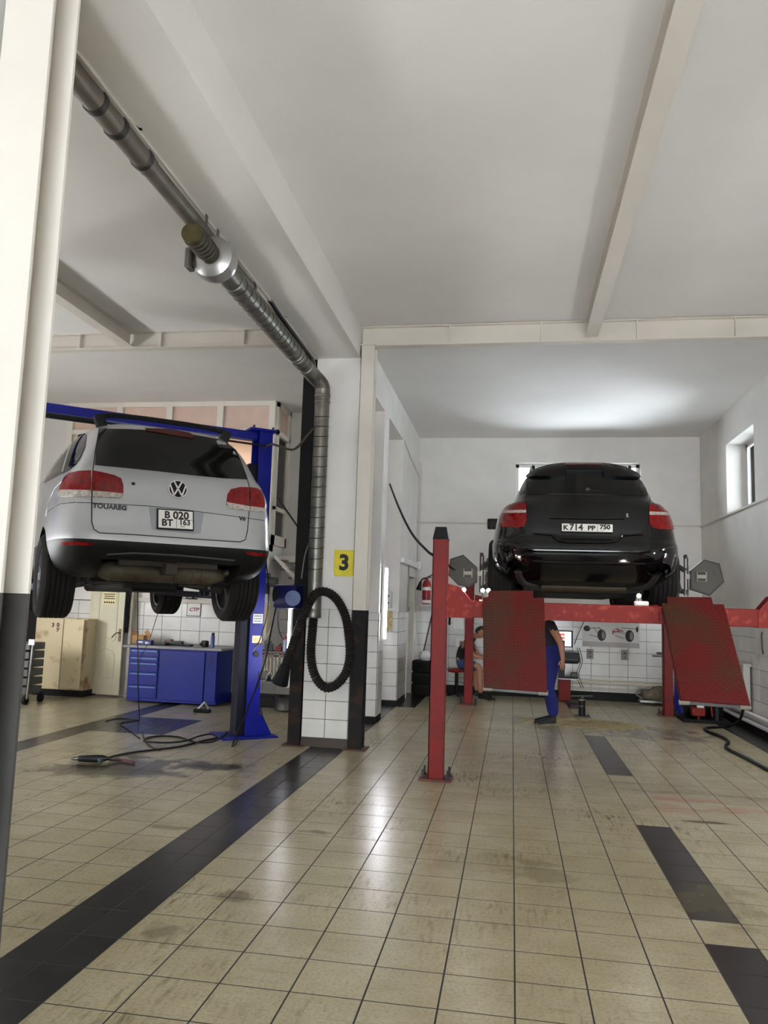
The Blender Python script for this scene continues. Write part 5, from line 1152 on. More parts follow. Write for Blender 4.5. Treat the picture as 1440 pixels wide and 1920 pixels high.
# ------------------------------------------------------------------ partition: boxes, door, conduit
e = V3((at_y(737, 1130, 12.40).x, 12.36, 0))
def ebox(px0, py0, px1, py1, y, th, name, lab, m, cat='electric box'):
    a, c = at_y(px0, py0, y), at_y(px1, py1, y); t = thing(name, lab, cat, ((a.x + c.x) / 2, y, c.z))
    b = B(); b.mm((a.x, y - th, c.z), (c.x, y, a.z), .006); b.build('case', m, t, world=True)
    b = B(); b.mm((a.x + .012, y - th - .006, c.z + .012), (c.x - .012, y - th, a.z - .012), .003); b.build('cover', m, t, world=True)
    for q in (.3, .7):
        b = B(); b.cyl(((a.x + c.x) / 2 + .02, y - th - .012, c.z + (a.z - c.z) * q), ((a.x + c.x) / 2 + .02, y - th - .005, c.z + (a.z - c.z) * q), .012, seg=10); b.build('knob', M_BLKPL, t, world=True)
    return t
M_LGREY = mat('light_grey_enamel', hexc(196, 200, 200), .4)
ebox(722, 1102, 731, 1107, 12.40, .06, 'switch_box', 'small white switch box above the grey fuse box', M_WHITEP)
ebox(722, 1108, 735, 1140, 12.40, .10, 'fuse_box', 'light grey fuse box on the tiled wall end', M_LGREY)
a, c = at_y(725, 1145, 12.385), at_y(735, 1183, 12.385)
b = B(); b.box(((a.x + c.x) / 2, 12.385, (a.z + c.z) / 2), (c.x - a.x, .006, a.z - c.z)); tag(b.build('calendar', mat('golden_print', hexc(206, 190, 140), .6, col2=hexc(150, 130, 80), nscale=18)), 'golden printed calendar sheet below the fuse box', 'calendar')
D2 = rail_door(2, (XP - .16, 13.48, 0), radians(90), .78, 2.04, mat('beige_door', hexc(176, 156, 112), .5, noise=.1, nscale=4))
x = B(); x.mm((XP - .02, 13.40, 0), (XP + .02, 13.46, 2.14)); x.mm((XP - .02, 14.28, 0), (XP + .02, 14.34, 2.14)); x.mm((XP - .02, 13.40, 2.08), (XP + .02, 14.34, 2.14)); struct(x.build('trim_door_frame_back', M_PVC))
x = B(); x.mm((XP, 12.45, 2.26), (XP + .06, 14.56, 2.34), .006); x.mm((XP, 14.5, 2.24), (XP + .10, 14.58, 2.40), .006); tag(x.build('cable_trunking', M_WHITEP), 'white cable trunking running above the back corner door', 'trunking')
for y, z0, z1 in ((13.34, 1.55, 2.26),):
    b = B(); b.mm((XP + .012, y - .012, z0), (XP + .03, y + .012, z1)); b.mm((XP + .012, y - .03, z0 - .08), (XP + .05, y + .03, z0), .004); tag(b.build('wall_switch', MATS['grey_cable']), 'grey light switch with conduit left of the back door', 'switch')
b = B(); b.mm((XP + .03, YB - .03, .4), (XP + .055, YB - .012, 4.3)); b.mm((XP + .02, YB - .05, 1.46), (XP + .09, YB - .012, 1.56), .004); tag(b.build('corner_conduit', M_STEELW), 'white conduit running up the back corner', 'conduit')
b = B(); b.tube([(XP + .01, 12.45, 4.26), (XP + .012, 13.2, 4.15), (XP + .012, 14.2, 4.05), (XP + .012, 14.57, 4.02)], .012, 6); tag(b.build('wall_cable', M_STEELW), 'white cable sloping along the partition under the lintel', 'cable')
c0 = at_x(731, 908, XP + .01); P = [c0, at_y(748, 952, 9.8), at_y(772, 1000, 8.9), at_y(800, 1032, 8.0), at_y(812, 1041, 7.75), at_y(845, 1063, 7.6), at_y(852, 1068, 7.9)]
b = B(); b.tube(P, .014, 8, smooth=6); tag(b.build('supply_hose', M_CABLE, smooth=True), 'black supply hose sagging from the partition to the red lift', 'hose')

# ------------------------------------------------------------------ back of the right bay
y = 14.50; p = at_y(800, 1108, y)
EX = thing('fire_extinguisher', 'red fire extinguisher with black horn on the back wall', 'fire extinguisher', (p.x, y, p.z - .25))
b = B(); b.lathe([(.075, 0), (.08, .02), (.08, .38), (.05, .44), (.025, .46), (.025, .50)], (0, 0, 0), (0, 0, 1), 20); b.build('cylinder', mat('extinguisher_red', hexc(150, 28, 32), .3), EX, smooth=True)
b = B(); b.lathe([(.082, .02), (.083, .03), (.083, .07), (.082, .08)], (0, 0, 0), (0, 0, 1), 20); b.lathe([(.082, .26), (.083, .27), (.083, .31), (.082, .32)], (0, 0, 0), (0, 0, 1), 20); b.build('white_band', M_WHITEP, EX)
b = B(); b.bar((0, 0, .50), (.11, 0, .56), .02, .02); b.bar((0, 0, .50), (.09, 0, .51), .02, .02); b.build('valve_lever', M_DARKST, EX)
b = B(); b.tube([(0, -.02, .49), (-.08, -.03, .47), (-.12, -.03, .40)], .013, 8, smooth=3); b.cyl((-.115, -.03, .42), (-.15, -.03, .26), .02, .05, seg=14); b.build('horn', M_BLKPL, EX, smooth=True)
b = B(); b.box((0, .06, .2), (.10, .06, .25)); b.box((0, 0, -.015), (.24, .16, .02)); b.build('bracket', M_WHITEP, EX)
q0, q1 = at_y(807, 1165, 14.50), at_y(794, 1222, 14.30)
b = B(); b.cyl(q0 + (q0 - q1) * .5, q1 - (q0 - q1) * .55, .013, seg=10); tag(b.build('broom_handle', mat('dark_red_plastic', hexc(86, 34, 40), .5), smooth=True), 'dark red broom handle leaning on the back wall behind the tyres', 'broom')
TY = []
for k in range(3):
    t = thing('tyre', ('bottom', 'middle', 'top')[k] + ' dark tyre of the stack in the back corner', 'tyre', (-1.47, 14.12, .201 * k), group='tyre stack in the back corner')
    b = B(); R = .295; b.lathe([(.20, .02), (.24, .0), (.275, .005), (R, .03), (R, .07), (R - .008, .075), (R, .08), (R, .12), (R - .008, .125), (R, .13), (R, .17), (.275, .195), (.24, .20), (.20, .18)], (0, 0, 0), (0, 0, 1), 32, closed=True); b.build('tread', M_TYRE, t, smooth=True)
    b = B(); b.lathe([(.245, .199), (.25, .202), (.262, .202), (.267, .199)], (0, 0, 0), (0, 0, 1), 32, closed=True); b.build('sidewall_ring', mat('grey_rubber', hexc(72, 72, 70), .6), t, smooth=True)
b = B(); bmesh.ops.create_icosphere(b.bm, subdivisions=3, radius=.13)
for v in b.bm.verts:
    n = sin(v.co.x * 60) * .4 + sin(v.co.y * 47 + 1) * .4 + sin(v.co.z * 52 + 2) * .3; v.co *= 1 + .13 * n; v.co.z = max(v.co.z * .75, -.075)
b.bm.transform(Matrix.Translation((-1.52, 14.06, .678))); tag(b.build('plastic_bag', mat('white_bag', hexc(222, 222, 226), .3), smooth=True), 'crumpled white plastic bag on top of the tyre stack', 'bag')
# box hanging on the wall behind the seated man
a, c = at_y(855, 1198, 14.45), at_y(871, 1213, 14.45)
t = thing('control_unit', 'small white control unit fixed on the back wall above the seated man', 'electric box', ((a.x + c.x) / 2, 14.5, c.z)); b = B(); b.mm((a.x, 14.40, c.z), (c.x, 14.58, a.z), .006); b.build('case', M_WHITEP, t, world=True); b = B(); b.box(((a.x + c.x) / 2 + .02, 14.397, (a.z + c.z) / 2), (.06, .004, .07)); b.build('display', mat('grey_display', hexc(110, 110, 106), .4), t, world=True)
# wiring pipes along the back wall
for k, z in enumerate((.20, .30, .36)):
    b = B(); b.cyl((-1.1 if k else -.9, YB - .05, z), (2.9, YB - .05, z + .0), .016 + .006 * (k == 1), seg=10); tag(b.build('heating_pipe', mat('cream_pipe', hexc(206, 198, 176), .45), smooth=True), ('lowest', 'middle', 'topmost')[k] + ' cream heating pipe along the bottom of the back wall', 'pipe', 'pipes along the back wall')
for k, (dx, z) in enumerate(((.05, .13), (.05, .24))):
    b = B(); b.cyl((XR - dx - .03, 8.9, z), (XR - dx - .03, 14.4, z), .028, seg=12); tag(b.build('heating_pipe', M_WHITEP, smooth=True), ('lower', 'upper')[k] + ' white heating pipe along the bottom of the right wall', 'pipe', 'pipes along the right wall')
# poster with drawings of two suspensions
a, c = at_y(1092, 1163, YB - .016), at_y(1199, 1216, YB - .016); PO = thing('poster', 'wide poster with two wheel suspension drawings on the back tiles', 'poster', ((a.x + c.x) / 2, YB - .016, (a.z + c.z) / 2))
w, h = c.x - a.x, a.z - c.z
b = B(); b.box((0, 0, 0), (w, .004, h)); b.build('sheet', mat('poster_paper', hexc(206, 202, 196), .5), PO)
b = B(); b.box((0, -.003, -h * .40), (w, .002, h * .19)); b.build('grey_strip', mat('poster_grey', hexc(166, 162, 156), .5), PO)
def disc(cx, cz, rx, rz, m, nm, y=-.004):
    b = B(); b.prism([(cx + rx * cos(t), y, cz + rz * sin(t)) for t in [2 * pi * i / 24 for i in range(24)]], (0, .002, 0)); b.build(nm, m, PO)
M_PRINTR = mat('print_red', hexc(150, 60, 56), .5); M_PRINTG = mat('print_grey', hexc(120, 118, 116), .5)
for ox_, mir in ((-w * .16, 1), (w * .33, 1)):
    disc(ox_, -.02, .075, .105, M_INK, 'drawn_tyre'); disc(ox_ + .03, -.02, .03, .07, M_PRINTG, 'drawn_rim', -.006); 
disc(-w * .42, .09, .06, .05, M_INK, 'drawn_tyre'); disc(w * .46, .10, .02, .05, M_INK, 'drawn_tyre')
for q in (((-.40, .10), (-.20, .10)), ((-.38, -.02), (-.22, -.06)), ((-.30, .12), (-.24, .02)), ((-.22, .12), (-.12, .05)), ((.05, .06), (.28, .02)), ((.08, -.02), (.24, -.07)), ((.18, .12), (.44, .11)), ((.06, .08), (.14, .12))):
    b = B(); b.bar((q[0][0] * w, -.004, q[0][1]), (q[1][0] * w, -.004, q[1][1]), .014, .003, up=(0, 1, 0)); b.build('drawn_link', M_PRINTG, PO)
b = B()
for q in (((.04, .04), (.16, .06)), ((.10, .09), (.22, .06)), ((.04, .0), (.04, .08))): b.bar((q[0][0] * w, -.005, q[0][1]), (q[1][0] * w, -.005, q[1][1]), .022, .003, up=(0, 1, 0))
b.build('drawn_subframe', M_PRINTR, PO)
for px, py, lab in ((1106, 1226, 'grey wall socket box left below the poster'), (1171, 1228, 'grey wall socket box right below the poster')):
    p = at_y(px, py, YB - .02); t = thing('socket_box', lab, 'socket', (p.x, YB - .02, p.z)); b = B(); b.box((0, -.02, 0), (.11, .05, .17), None, .006); b.build('case', mat('grey_socket', hexc(122, 118, 110), .5), t); b = B(); b.box((0, -.048, .03), (.05, .006, .05)); b.cyl((.0, -.05, -.04), (0, -.04, -.04), .018, seg=10); b.build('cover', M_DARKST, t)
p = at_y(1236, 1228, YB - .04); t = thing('wall_hook', 'dark steel shelf bracket on the back tiles by the red post', 'bracket', (p.x, YB - .02, p.z)); b = B(); b.mm((-.12, -.12, -.03), (.10, 0, -.01)); b.mm((-.04, -.06, .01), (.10, 0, .05)); b.build('arm', M_DARKST, t)
# computer stand
CS = thing('computer_stand', 'red computer stand with monitor, printer shelf and trailing cables', 'computer stand', (1.05, 14.25, 0))
x0, x1 = at_y(1047, 1290, 14.2).x, at_y(1069, 1290, 14.2).x
b = B(); b.mm((x0, 14.05, .02), (x1, 14.4, .42), .006); b.build('cabinet', M_RED, CS, world=True)
b = B(); b.mm((x0, 14.1, .42), (x0 + .10, 14.35, 1.05)); b.build('column', M_BLKPL, CS, world=True)
b = B(); z = at_y(1060, 1271, 14.1).z; b.mm((x0 - .02, 13.95, z - .015), (x1 + .12, 14.4, z), .004); b.build('keyboard_shelf', M_STEEL, CS, world=True)
b = B(); b.mm((x0 - .02, 14.0, .66), (x1 + .12, 14.4, .68), .004); b.build('printer_shelf', M_BLKPL, CS, world=True)
a, c = at_y(1052, 1182, 14.2), at_y(1074, 1214, 14.2)
b = B(); b.mm((a.x - .16, 14.18, c.z), (c.x, 14.22, a.z), .005); mo = b.build('monitor', M_BLKPL, CS, world=True)
b = B(); b.mm((a.x - .14, 14.172, c.z + .02), (c.x - .03, 14.182, a.z - .02)); sc = b.build('screen', mat('screen_glow', (.75, .78, .82, 1), emit=.9), mo); sc.data.transform(pmat(CS).inverted())
for k in range(4):
    b = B(); b.mm((c.x - .22, 14.168, a.z - .09 - .06 * k), (c.x - .14, 14.173, a.z - .05 - .06 * k)); q = b.build('screen_tile', mat('screen_red', (.6, .12, .08, 1), emit=.5), mo); q.data.transform(pmat(CS).inverted())
b = B(); b.cyl((x0 + .05, 14.22, 1.0), (x0 + .05, 14.22, c.z + .1), .03, seg=10); b.build('monitor_arm', M_BLKPL, CS, world=True)
for px in (1085, 1089):
    b = B(); b.tube([at_y(px - 3, 1215, 14.3), at_y(px + 3, 1240, 14.35), at_y(px - 4, 1265, 14.3), at_y(px + 5, 1290, 14.35)], .006, 5, smooth=5); b.build('cable', M_CABLE, CS, world=True, smooth=True)
b = B(); b.tube([at_y(1098, 1160, 14.5), at_y(1086, 1185, 14.5), at_y(1077, 1208, 14.5)], .006, 5, smooth=4); b.build('cable', M_CABLE, CS, world=True, smooth=True)
t = thing('printer', 'black printer on the computer stand shelf', 'printer', (x1 - .02, 14.2, .68)); b = B(); b.box((0.0, -.02, .08), (.34, .30, .16), None, .02, 2); b.build('case', M_BLKPL, t); b = B(); b.box((0, -.18, .05), (.26, .03, .01)); b.box((0, -.04, .165), (.24, .18, .012)); b.build('paper_tray', M_DARKST, t)
t = thing('keyboard', 'black keyboard on the silver shelf of the computer stand', 'keyboard', (x1 - .05, 14.1, z)); b = B(); b.box((0.03, 0, .012), (.30, .13, .02), None, .005); b.build('case', M_BLKPL, t); b = B(); b.box((.12, .12, .05), (.12, .10, .08), None, .01); b.build('number_pad', M_DARKST, t)
# alignment stand on the floor
p = at_z(1091, 1343); JK = thing('pedestal_jack', 'short black pedestal jack with cross handle on a grey floor tile', 'jack', (p.x, p.y, 0))
b = B(); b.cyl((0, 0, .012), (0, 0, .235), .05, seg=16); b.build('body', M_BLKPL, JK, smooth=True); b = B(); b.cyl((0, 0, .235), (0, 0, .25), .052, seg=16); b.cyl((0, 0, .15), (0, 0, .155), .052, seg=16); b.build('ring', M_STEEL, JK)
b = B(); b.mm((-.11, -.09, .001), (.11, .09, .012), .003); b.build('foot', M_DARKST, JK); b = B(); b.bar((-.16, 0, .29), (.16, .04, .30), .03, .02); b.bar((0, -.12, .29), (0, .12, .29), .03, .02); b.cyl((0, 0, .25), (0, 0, .30), .02, seg=8); b.build('cross_handle', M_DARKST, JK)
# sawdust strewn on the floor
b = B(); p = at_z(1090, 1357); rnd = random.Random(4)
for k in range(300):
    a_ = rnd.uniform(0, 2 * pi); r_ = math.sqrt(rnd.random()); x = p.x + r_ * cos(a_) * .80 + rnd.gauss(0, .05); yy = p.y + r_ * sin(a_) * .45 + rnd.gauss(0, .05); s_ = rnd.uniform(.02, .075)
    n = 6; b.prism([(x + s_ * cos(2 * pi * i / n + k) * rnd.uniform(.6, 1.2) * 1.4, yy + s_ * sin(2 * pi * i / n + k) * rnd.uniform(.6, 1.2), .0015) for i in range(n)], (0, 0, rnd.uniform(.001, .006)))
o = tag(b.build('sawdust', mat('sawdust', hexc(184, 168, 122), .9, noise=.3, nscale=30)), 'yellow sawdust strewn on the tiles under the black SUV', 'sawdust'); o['kind'] = 'stuff'
# old gearbox under the pipes
p = at_y(1215, 1304, 14.3); GB = thing('gearbox', 'dirty old gearbox casting on the floor by the back wall', 'gearbox', (p.x + .1, 14.3, 0)); M_CAST = mat('dirty_casting', hexc(120, 108, 88), .7, .3, noise=.5, nscale=14)
b = B(); b.lathe([(.05, -.22), (.08, -.2), (.10, -.05), (.14, .0), (.16, .12), (.12, .16), (.05, .2)], (0.0, 0, .17), (1, .15, 0), 18); b.build('casing', M_CAST, GB, smooth=True)
for k in range(6): b = B(); b.cyl((.10 + .0 * k, .13 * cos(k), .17 + .13 * sin(k)), (.15, .13 * cos(k), .17 + .13 * sin(k)), .02, seg=8); b.build('flange_bolt', M_CAST, GB)
b = B(); b.tube([(-.2, -.05, .10), (-.3, -.05, .18), (-.24, -.04, .26), (-.12, -.03, .26)], .02, 8, smooth=4); b.box((-.05, 0, .06), (.4, .2, .05), None, .01); b.build('shift_rod', M_STEEL, GB, smooth=True)
# right wall: radiator, poster, blue drum, compressor, hose
r0, r1 = 11.72, 12.45; RA = thing('radiator', 'grey finned wall radiator on the right wall behind the ramp', 'radiator', (XR - .08, 12.1, .25))
for k in range(9):
    yy = r0 + (r1 - r0) * (k + .5) / 9; b = B(); b.box((XR - .08, yy, .58), (.09, .06, .62), None, .02, 2); b.build('fin', mat('radiator_grey', hexc(168, 166, 158), .4), RA, world=True)
b = B(); b.mm((XR - .14, r0 - .03, .87), (XR - .02, r1 + .03, .905), .008); b.mm((XR - .14, r0 - .03, .26), (XR - .12, r0, .88), .004); b.build('casing', mat('radiator_grey', hexc(168, 166, 158), .4), RA, world=True)
a, c = at_x(1417, 1182, XR - .012), at_x(1449, 1232, XR - .012)
t = thing('wall_chart', 'pale chart with a drawn wrench on the right wall tiles', 'poster', (XR - .012, (a.y + c.y) / 2, (a.z + c.z) / 2)); b = B(); b.box((0, 0, 0), (.004, abs(c.y - a.y), a.z - c.z)); b.build('sheet', mat('poster_paper', hexc(206, 202, 196), .5), t)
b = B(); b.bar((-.004, .06, .12), (-.004, .04, -.10), .012, .03, up=(1, 0, 0)); b.cyl((-.006, .04, -.12), (-.002, .04, -.12), .03, seg=12); b.cyl((-.006, .06, .13), (-.002, .06, .13), .025, seg=10); b.build('drawn_wrench', M_INK, t)
p = at_y(1271, 1335, 13.3); t = thing('drum', 'blue drum standing behind the right red post', 'drum', (p.x + .16, 13.35, 0)); b = B(); b.lathe([(.20, 0), (.205, .02), (.20, .04), (.20, .28), (.207, .30), (.20, .32), (.20, .60), (.207, .62), (.19, .64)], (0, 0, 0), (0, 0, 1), 28); b.build('shell', M_BENCH, t, smooth=True); b = B(); b.cyl((.08, 0, .64), (.08, 0, .665), .03, seg=10); b.build('bung', M_BLKPL, t)
CPR = thing('compressor', 'dark piston compressor on the floor by the right wall', 'compressor', (2.95, 12.3, 0))
b = B(); b.cyl((2.60, 12.6, .22), (3.1, 12.6, .22), .17, seg=20); b.build('tank', M_BLACKP, CPR, world=True, smooth=True)
b = B()
for k in range(5): b.cyl((2.98, 12.28, .12 + .035 * k), (2.98, 12.28, .135 + .035 * k), .085, seg=14)
b.cyl((2.98, 12.28, .03), (2.98, 12.28, .32), .06, seg=14); b.build('piston_head', M_BLKPL, CPR, world=True)
b = B(); b.cyl((2.72, 12.28, .0), (2.72, 12.28, .30), .02, seg=8); b.mm((2.62, 12.2, .10), (2.80, 12.36, .22), .01); b.tube([(2.80, 12.25, .28), (2.88, 12.22, .30), (2.90, 12.22, .1)], .015, 8); b.build('red_frame', M_REDW, CPR, world=True)
b = B(); b.mm((2.5, 12.2, .0), (3.15, 12.75, .05)); b.build('skid', M_BLACKP, CPR, world=True)
b = B(); b.box((2.73, 12.2, .26), (.10, .05, .08), None, .01); b.build('gauge_box', M_LGREY, CPR, world=True)
P = [at_x(1396, 1300, XR - .30), at_x(1394, 1325, XR - .32)] + [at_x(1385, 1352, XR - .28)] + [at_z(x, y_, .02) for x, y_ in ((1360, 1363), (1335, 1364), (1322, 1366), (1326, 1371), (1345, 1378), (1362, 1386), (1366, 1392), (1361, 1400), (1372, 1408), (1395, 1419), (1420, 1432), (1445, 1446), (1470, 1462))]
b = B(); b.tube(P, .019, 8, smooth=6); tag(b.build('air_hose', M_CABLE, smooth=True), 'thick black air hose snaking over the floor at the right wall', 'hose')

# ------------------------------------------------------------------ people
def figure(name, label, loc, rotz, joints, bones, mats):
    """continuous skinned body: joints {name:(x,y,z,r)}, bones list of pairs, colours by height or side"""
    t = thing(name, label, 'person', loc, rotz)
    ids = {k: i for i, k in enumerate(joints)}; m = bpy.data.meshes.new('body'); m.from_pydata([joints[k][:3] for k in joints], [(ids[a], ids[b]) for a, b in bones], [])
    o = link(bpy.data.objects.new('body', m), t); md = o.modifiers.new('skin', 'SKIN'); md.use_smooth_shade = True
    for k, i in ids.items():
        sv = m.skin_vertices[0].data[i]; sv.radius = (joints[k][3], joints[k][3] * (joints[k][4] if len(joints[k]) > 4 else 1)); sv.use_root = k == 'pelvis'
    sb = o.modifiers.new('sub', 'SUBSURF'); sb.levels = 2; sb.render_levels = 2
    bpy.context.view_layer.update()
    me = bpy.data.meshes.new_from_object(o.evaluated_get(bpy.context.evaluated_depsgraph_get())); o.modifiers.clear(); o.data = me
    for q in mats: me.materials.append(q[0])
    for p in me.polygons:
        c = p.center; p.use_smooth = True
        for i, q in enumerate(mats):
            if q[1](c): p.material_index = i; break
    return t
M_SKIN = mat('skin', hexc(176, 124, 96), .5)
M_HAIR = mat('dark_hair', hexc(26, 22, 20), .6)
M_OVER = mat('blue_overalls', hexc(18, 28, 104), .85, noise=.3, nscale=12)
M_NAVY = mat('navy_shirt', hexc(24, 26, 38), .85)
def fingers(w, d, dn, s=1):
    """joints for a relaxed hand below wrist w; d = forward, dn = down direction"""
    w, d, dn = V3(w), V3(d), V3(dn); return w, d, dn
def add_hand(J, Bn, pre, w, dn, fw, sd):
    w, dn, fw, sd = V3(w), V3(dn).normalized(), V3(fw).normalized(), V3(sd).normalized()
    J[pre + 'palm'] = (*(w + dn * .055), .026, .6); Bn.append((pre + 'wrist', pre + 'palm'))
    for k, L in enumerate((.072, .082, .076, .06)):
        a = w + dn * .095 + fw * (.028 - .019 * k); b_ = a + dn * L * .5; c_ = b_ + dn * L * .42 + sd * .022
        J[f'{pre}k{k}'] = (*a, .0095); J[f'{pre}m{k}'] = (*b_, .0085); J[f'{pre}t{k}'] = (*c_, .007); Bn += [(pre + 'palm', f'{pre}k{k}'), (f'{pre}k{k}', f'{pre}m{k}'), (f'{pre}m{k}', f'{pre}t{k}')]
    a = w + dn * .05 + fw * .036; b_ = a + dn * .03 + fw * .018
    J[pre + 'th1'] = (*a, .011); J[pre + 'th2'] = (*b_, .009); J[pre + 'th3'] = (*(b_ + dn * .026), .007); Bn += [(pre + 'palm', pre + 'th1'), (pre + 'th1', pre + 'th2'), (pre + 'th2', pre + 'th3')]
def face(t, c, fwd, m_hair, up=(0, 0, 1), r=.1):
    """ears, nose, eyes, mouth and hair on a head centred at c and looking along fwd"""
    c, f = V3(c), V3(fwd).normalized(); u = V3(up).normalized(); s = f.cross(u).normalized(); u = s.cross(f)
    b = B(); b.sph(c, r * 1.0, (1, 1, 1), 16); b.bm.transform(Matrix.Translation(-c)); R = Matrix((s * .78, f * .95, u * 1.18)).transposed().to_4x4(); b.bm.transform(Matrix.Translation(c) @ R); hd = b.build('head', M_SKIN, t, smooth=True)
    b = B(); b.bm.verts.ensure_lookup_table(); b.bar(c + f * r * .88 + u * r * .15, c + f * r * 1.1 - u * r * .2, r * .2, r * .2); b.sph(c + s * r * .8 - u * r * .05, r * .2, (.5, 1, 1.3), 8); b.sph(c - s * r * .8 - u * r * .05, r * .2, (.5, 1, 1.3), 8); b.build('nose_and_ears', M_SKIN, hd, smooth=True)
    b = B()
    for k in (-1, 1): b.sph(c + f * r * .86 + s * k * r * .32 + u * r * .12, r * .1, seg=8)
    b.build('eyes', M_INK, hd, smooth=True); b = B(); b.bar(c + f * r * .84 - u * r * .52 - s * r * .25, c + f * r * .84 - u * r * .52 + s * r * .25, r * .1, r * .12); b.build('mouth', mat('lips', hexc(140, 76, 66), .5), hd)
    b = B(); b.sph((0, 0, 0), r * 1.09, (1, 1, 1), 20); bmesh.ops.delete(b.bm, geom=[v for v in b.bm.verts if v.co.y > r * .25 and v.co.z < r * .55 or v.co.z < -r * .45], context='VERTS'); b.bm.transform(Matrix.Translation(c) @ R); hr = b.build('hair', m_hair, hd, smooth=True); md = hr.modifiers.new('thick', 'SOLIDIFY'); md.thickness = .008
def shoe(t, heel, fwd, m, L=.28):
    h, f = V3(heel), V3(fwd).normalized(); s = f.cross(V3((0, 0, 1)))
    b = B(); pr = [(-.03, .035, .03, .09), (.02, .04, .002, .10), (.10, .042, .002, .085), (.18, .050, .002, .06), (.24, .045, .002, .045), (.27, .02, .008, .03)]; rows = []
    for (d, w, z0, z1) in pr:
        rows.append([b.bm.verts.new(h + f * (d * L / .28) + s * (w * a) + V3((0, 0, z0 if q == 0 else (z1 if q == 1 else (z0 + z1) / 2)))) for a, q in ((-.9, 0), (-1, 2), (-.6, 1), (.6, 1), (1, 2), (.9, 0))])
    for a, c in zip(rows, rows[1:]):
        for k in range(6): b.bm.faces.new((a[k], a[(k + 1) % 6], c[(k + 1) % 6], c[k]))
    b.bm.faces.new(rows[0]); b.bm.faces.new(rows[-1]); sh = b.build('shoe', m, t, smooth=True)
    b = B(); b.bar(h - f * .025 + V3((0, 0, .008)), h + f * (.26 * L / .28) + V3((0, 0, .008)), .085, .014); b.build('sole', mat('pale_sole', hexc(120, 112, 100), .7), sh)
# mechanic standing under the car, facing left in the picture
wl = at_z(1035, 1356)
J = {'pelvis': (0, 0, .96, .15, .85), 'waist': (.01, 0, 1.08, .145, .9), 'chest': (-.04, 0, 1.26, .15, .9), 'neck': (-.11, 0, 1.42, .06), 'hbase': (-.15, 0, 1.46, .06)}
BN = [('pelvis', 'waist'), ('waist', 'chest'), ('chest', 'neck'), ('neck', 'hbase')]
for p_, sy in (('l', -1), ('r', 1)):
    J.update({p_ + 'hip': (0, sy * .10, .88, .105), p_ + 'knee': (-.03 - .04 * (sy < 0), sy * .11, .49, .082), p_ + 'calf': (-.005, sy * .11, .30, .080), p_ + 'ankle': (.03 if sy > 0 else -.01, sy * .12, .10, .075),
              p_ + 'sho': (-.05, sy * .19, 1.36, .068), p_ + 'elb': (.05 if sy > 0 else .07, sy * .25, 1.12, .047), p_ + 'wrist': (.03 if sy > 0 else .10, sy * .25, .92, .032)})
    BN += [('pelvis', p_ + 'hip'), (p_ + 'hip', p_ + 'knee'), (p_ + 'knee', p_ + 'calf'), (p_ + 'calf', p_ + 'ankle'), ('chest', p_ + 'sho'), (p_ + 'sho', p_ + 'elb'), (p_ + 'elb', p_ + 'wrist')]
    add_hand(J, BN, p_, J[p_ + 'wrist'][:3], (0, 0, -1), (-1, 0, 0), (0, -sy, 0))
isarm = lambda c: abs(c.y) > .213 and c.z < 1.30 and c.z > .60
MAN = figure('person', 'person in blue overalls and dark shirt standing under the black SUV', (wl.x, wl.y, 0), 0.12, J, BN, [(M_SKIN, lambda c: isarm(c) or c.z > 1.42), (M_NAVY, lambda c: c.z > 1.07), (M_OVER, lambda c: True)])
face(MAN, (-.20, 0, 1.53), (-1, 0, -.25), M_HAIR)
shoe(MAN, (.045, .12, 0), (-1, .0, 0), M_BLKPL); shoe(MAN, (.0, -.12, 0), (-1, -.1, 0), M_BLKPL)
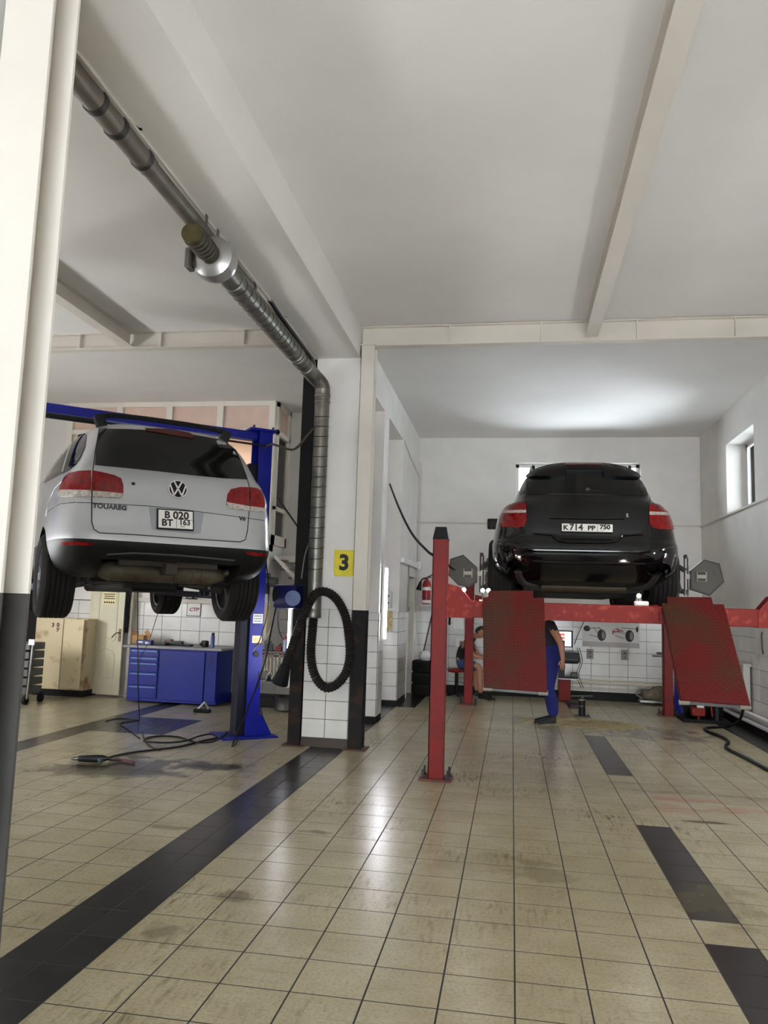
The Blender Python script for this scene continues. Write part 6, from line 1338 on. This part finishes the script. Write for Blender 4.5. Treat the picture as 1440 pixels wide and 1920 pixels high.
# man seated on a stool by the back wall, bent over his hands
sp = at_y(850, 1262, 14.05)
SL = thing('stool', 'round red workshop stool on a dark pedestal by the back wall', 'stool', (sp.x + .06, 14.05, 0))
b = B(); b.lathe([(.0, .43), (.15, .43), (.165, .45), (.165, .475), (.14, .49), (0, .49)], (0, 0, 0), (0, 0, 1), 24); b.build('seat', mat('red_vinyl', hexc(140, 34, 32), .4), SL, smooth=True)
b = B(); b.cyl((0, 0, .05), (0, 0, .43), .03, seg=12); b.build('pedestal', M_BLKPL, SL)
for k in range(5): b = B(); b.bar((0, 0, .06), (.19 * cos(k * 1.257), .19 * sin(k * 1.257), .03), .03, .025); b.build('leg', M_BLKPL, SL)
J = {'pelvis': (0, 0, .60, .13, .9), 'waist': (.06, 0, .74, .12, .85), 'chest': (.18, 0, .93, .135, .85), 'neck': (.30, 0, 1.06, .055), 'hbase': (.34, 0, 1.09, .055)}
BN = [('pelvis', 'waist'), ('waist', 'chest'), ('chest', 'neck'), ('neck', 'hbase')]
for p_, sy in (('l', -1), ('r', 1)):
    kx = .44 if sy < 0 else .30
    J.update({p_ + 'hip': (.08, sy * .11, .57, .09), p_ + 'knee': (kx, sy * (.16 if sy < 0 else .22), .56, .066), p_ + 'calf': (kx + .0, sy * .17, .36, .062), p_ + 'ankle': (kx + .03, sy * .17, .10, .040),
              p_ + 'sho': (.20, sy * .17, .98, .062), p_ + 'elb': (.32, sy * .20, .74, .042), p_ + 'wrist': (.48, sy * .08, .70, .028)})
    BN += [('pelvis', p_ + 'hip'), (p_ + 'hip', p_ + 'knee'), (p_ + 'knee', p_ + 'calf'), (p_ + 'calf', p_ + 'ankle'), ('chest', p_ + 'sho'), (p_ + 'sho', p_ + 'elb'), (p_ + 'elb', p_ + 'wrist')]
    add_hand(J, BN, p_, J[p_ + 'wrist'][:3], (.9, -sy * .3, -.1), (0, 0, 1), (0, -sy, 0))
def shorts(c): return c.z < .66 and c.x < .36 and c.z > .46
SIT = figure('person', 'person in black vest and denim shorts sitting bent over on the red stool', (sp.x + .06, 14.05, 0), -.15, J, BN, [(mat('denim', hexc(58, 84, 128), .85, noise=.3, nscale=20), shorts), (mat('black_vest', hexc(30, 30, 32), .85), lambda c: .62 < c.z < 1.04 and abs(c.y) < .15 and c.x < .33), (M_SKIN, lambda c: True)])
face(SIT, (.41, 0, 1.14), (.75, -.25, -.6), M_HAIR, up=(.6, 0, .8), r=.098)
shoe(SIT, (.46, -.17, 0), (1, -.25, 0), M_BLKPL); shoe(SIT, (.33, .17, 0), (1, .2, 0), M_BLKPL)
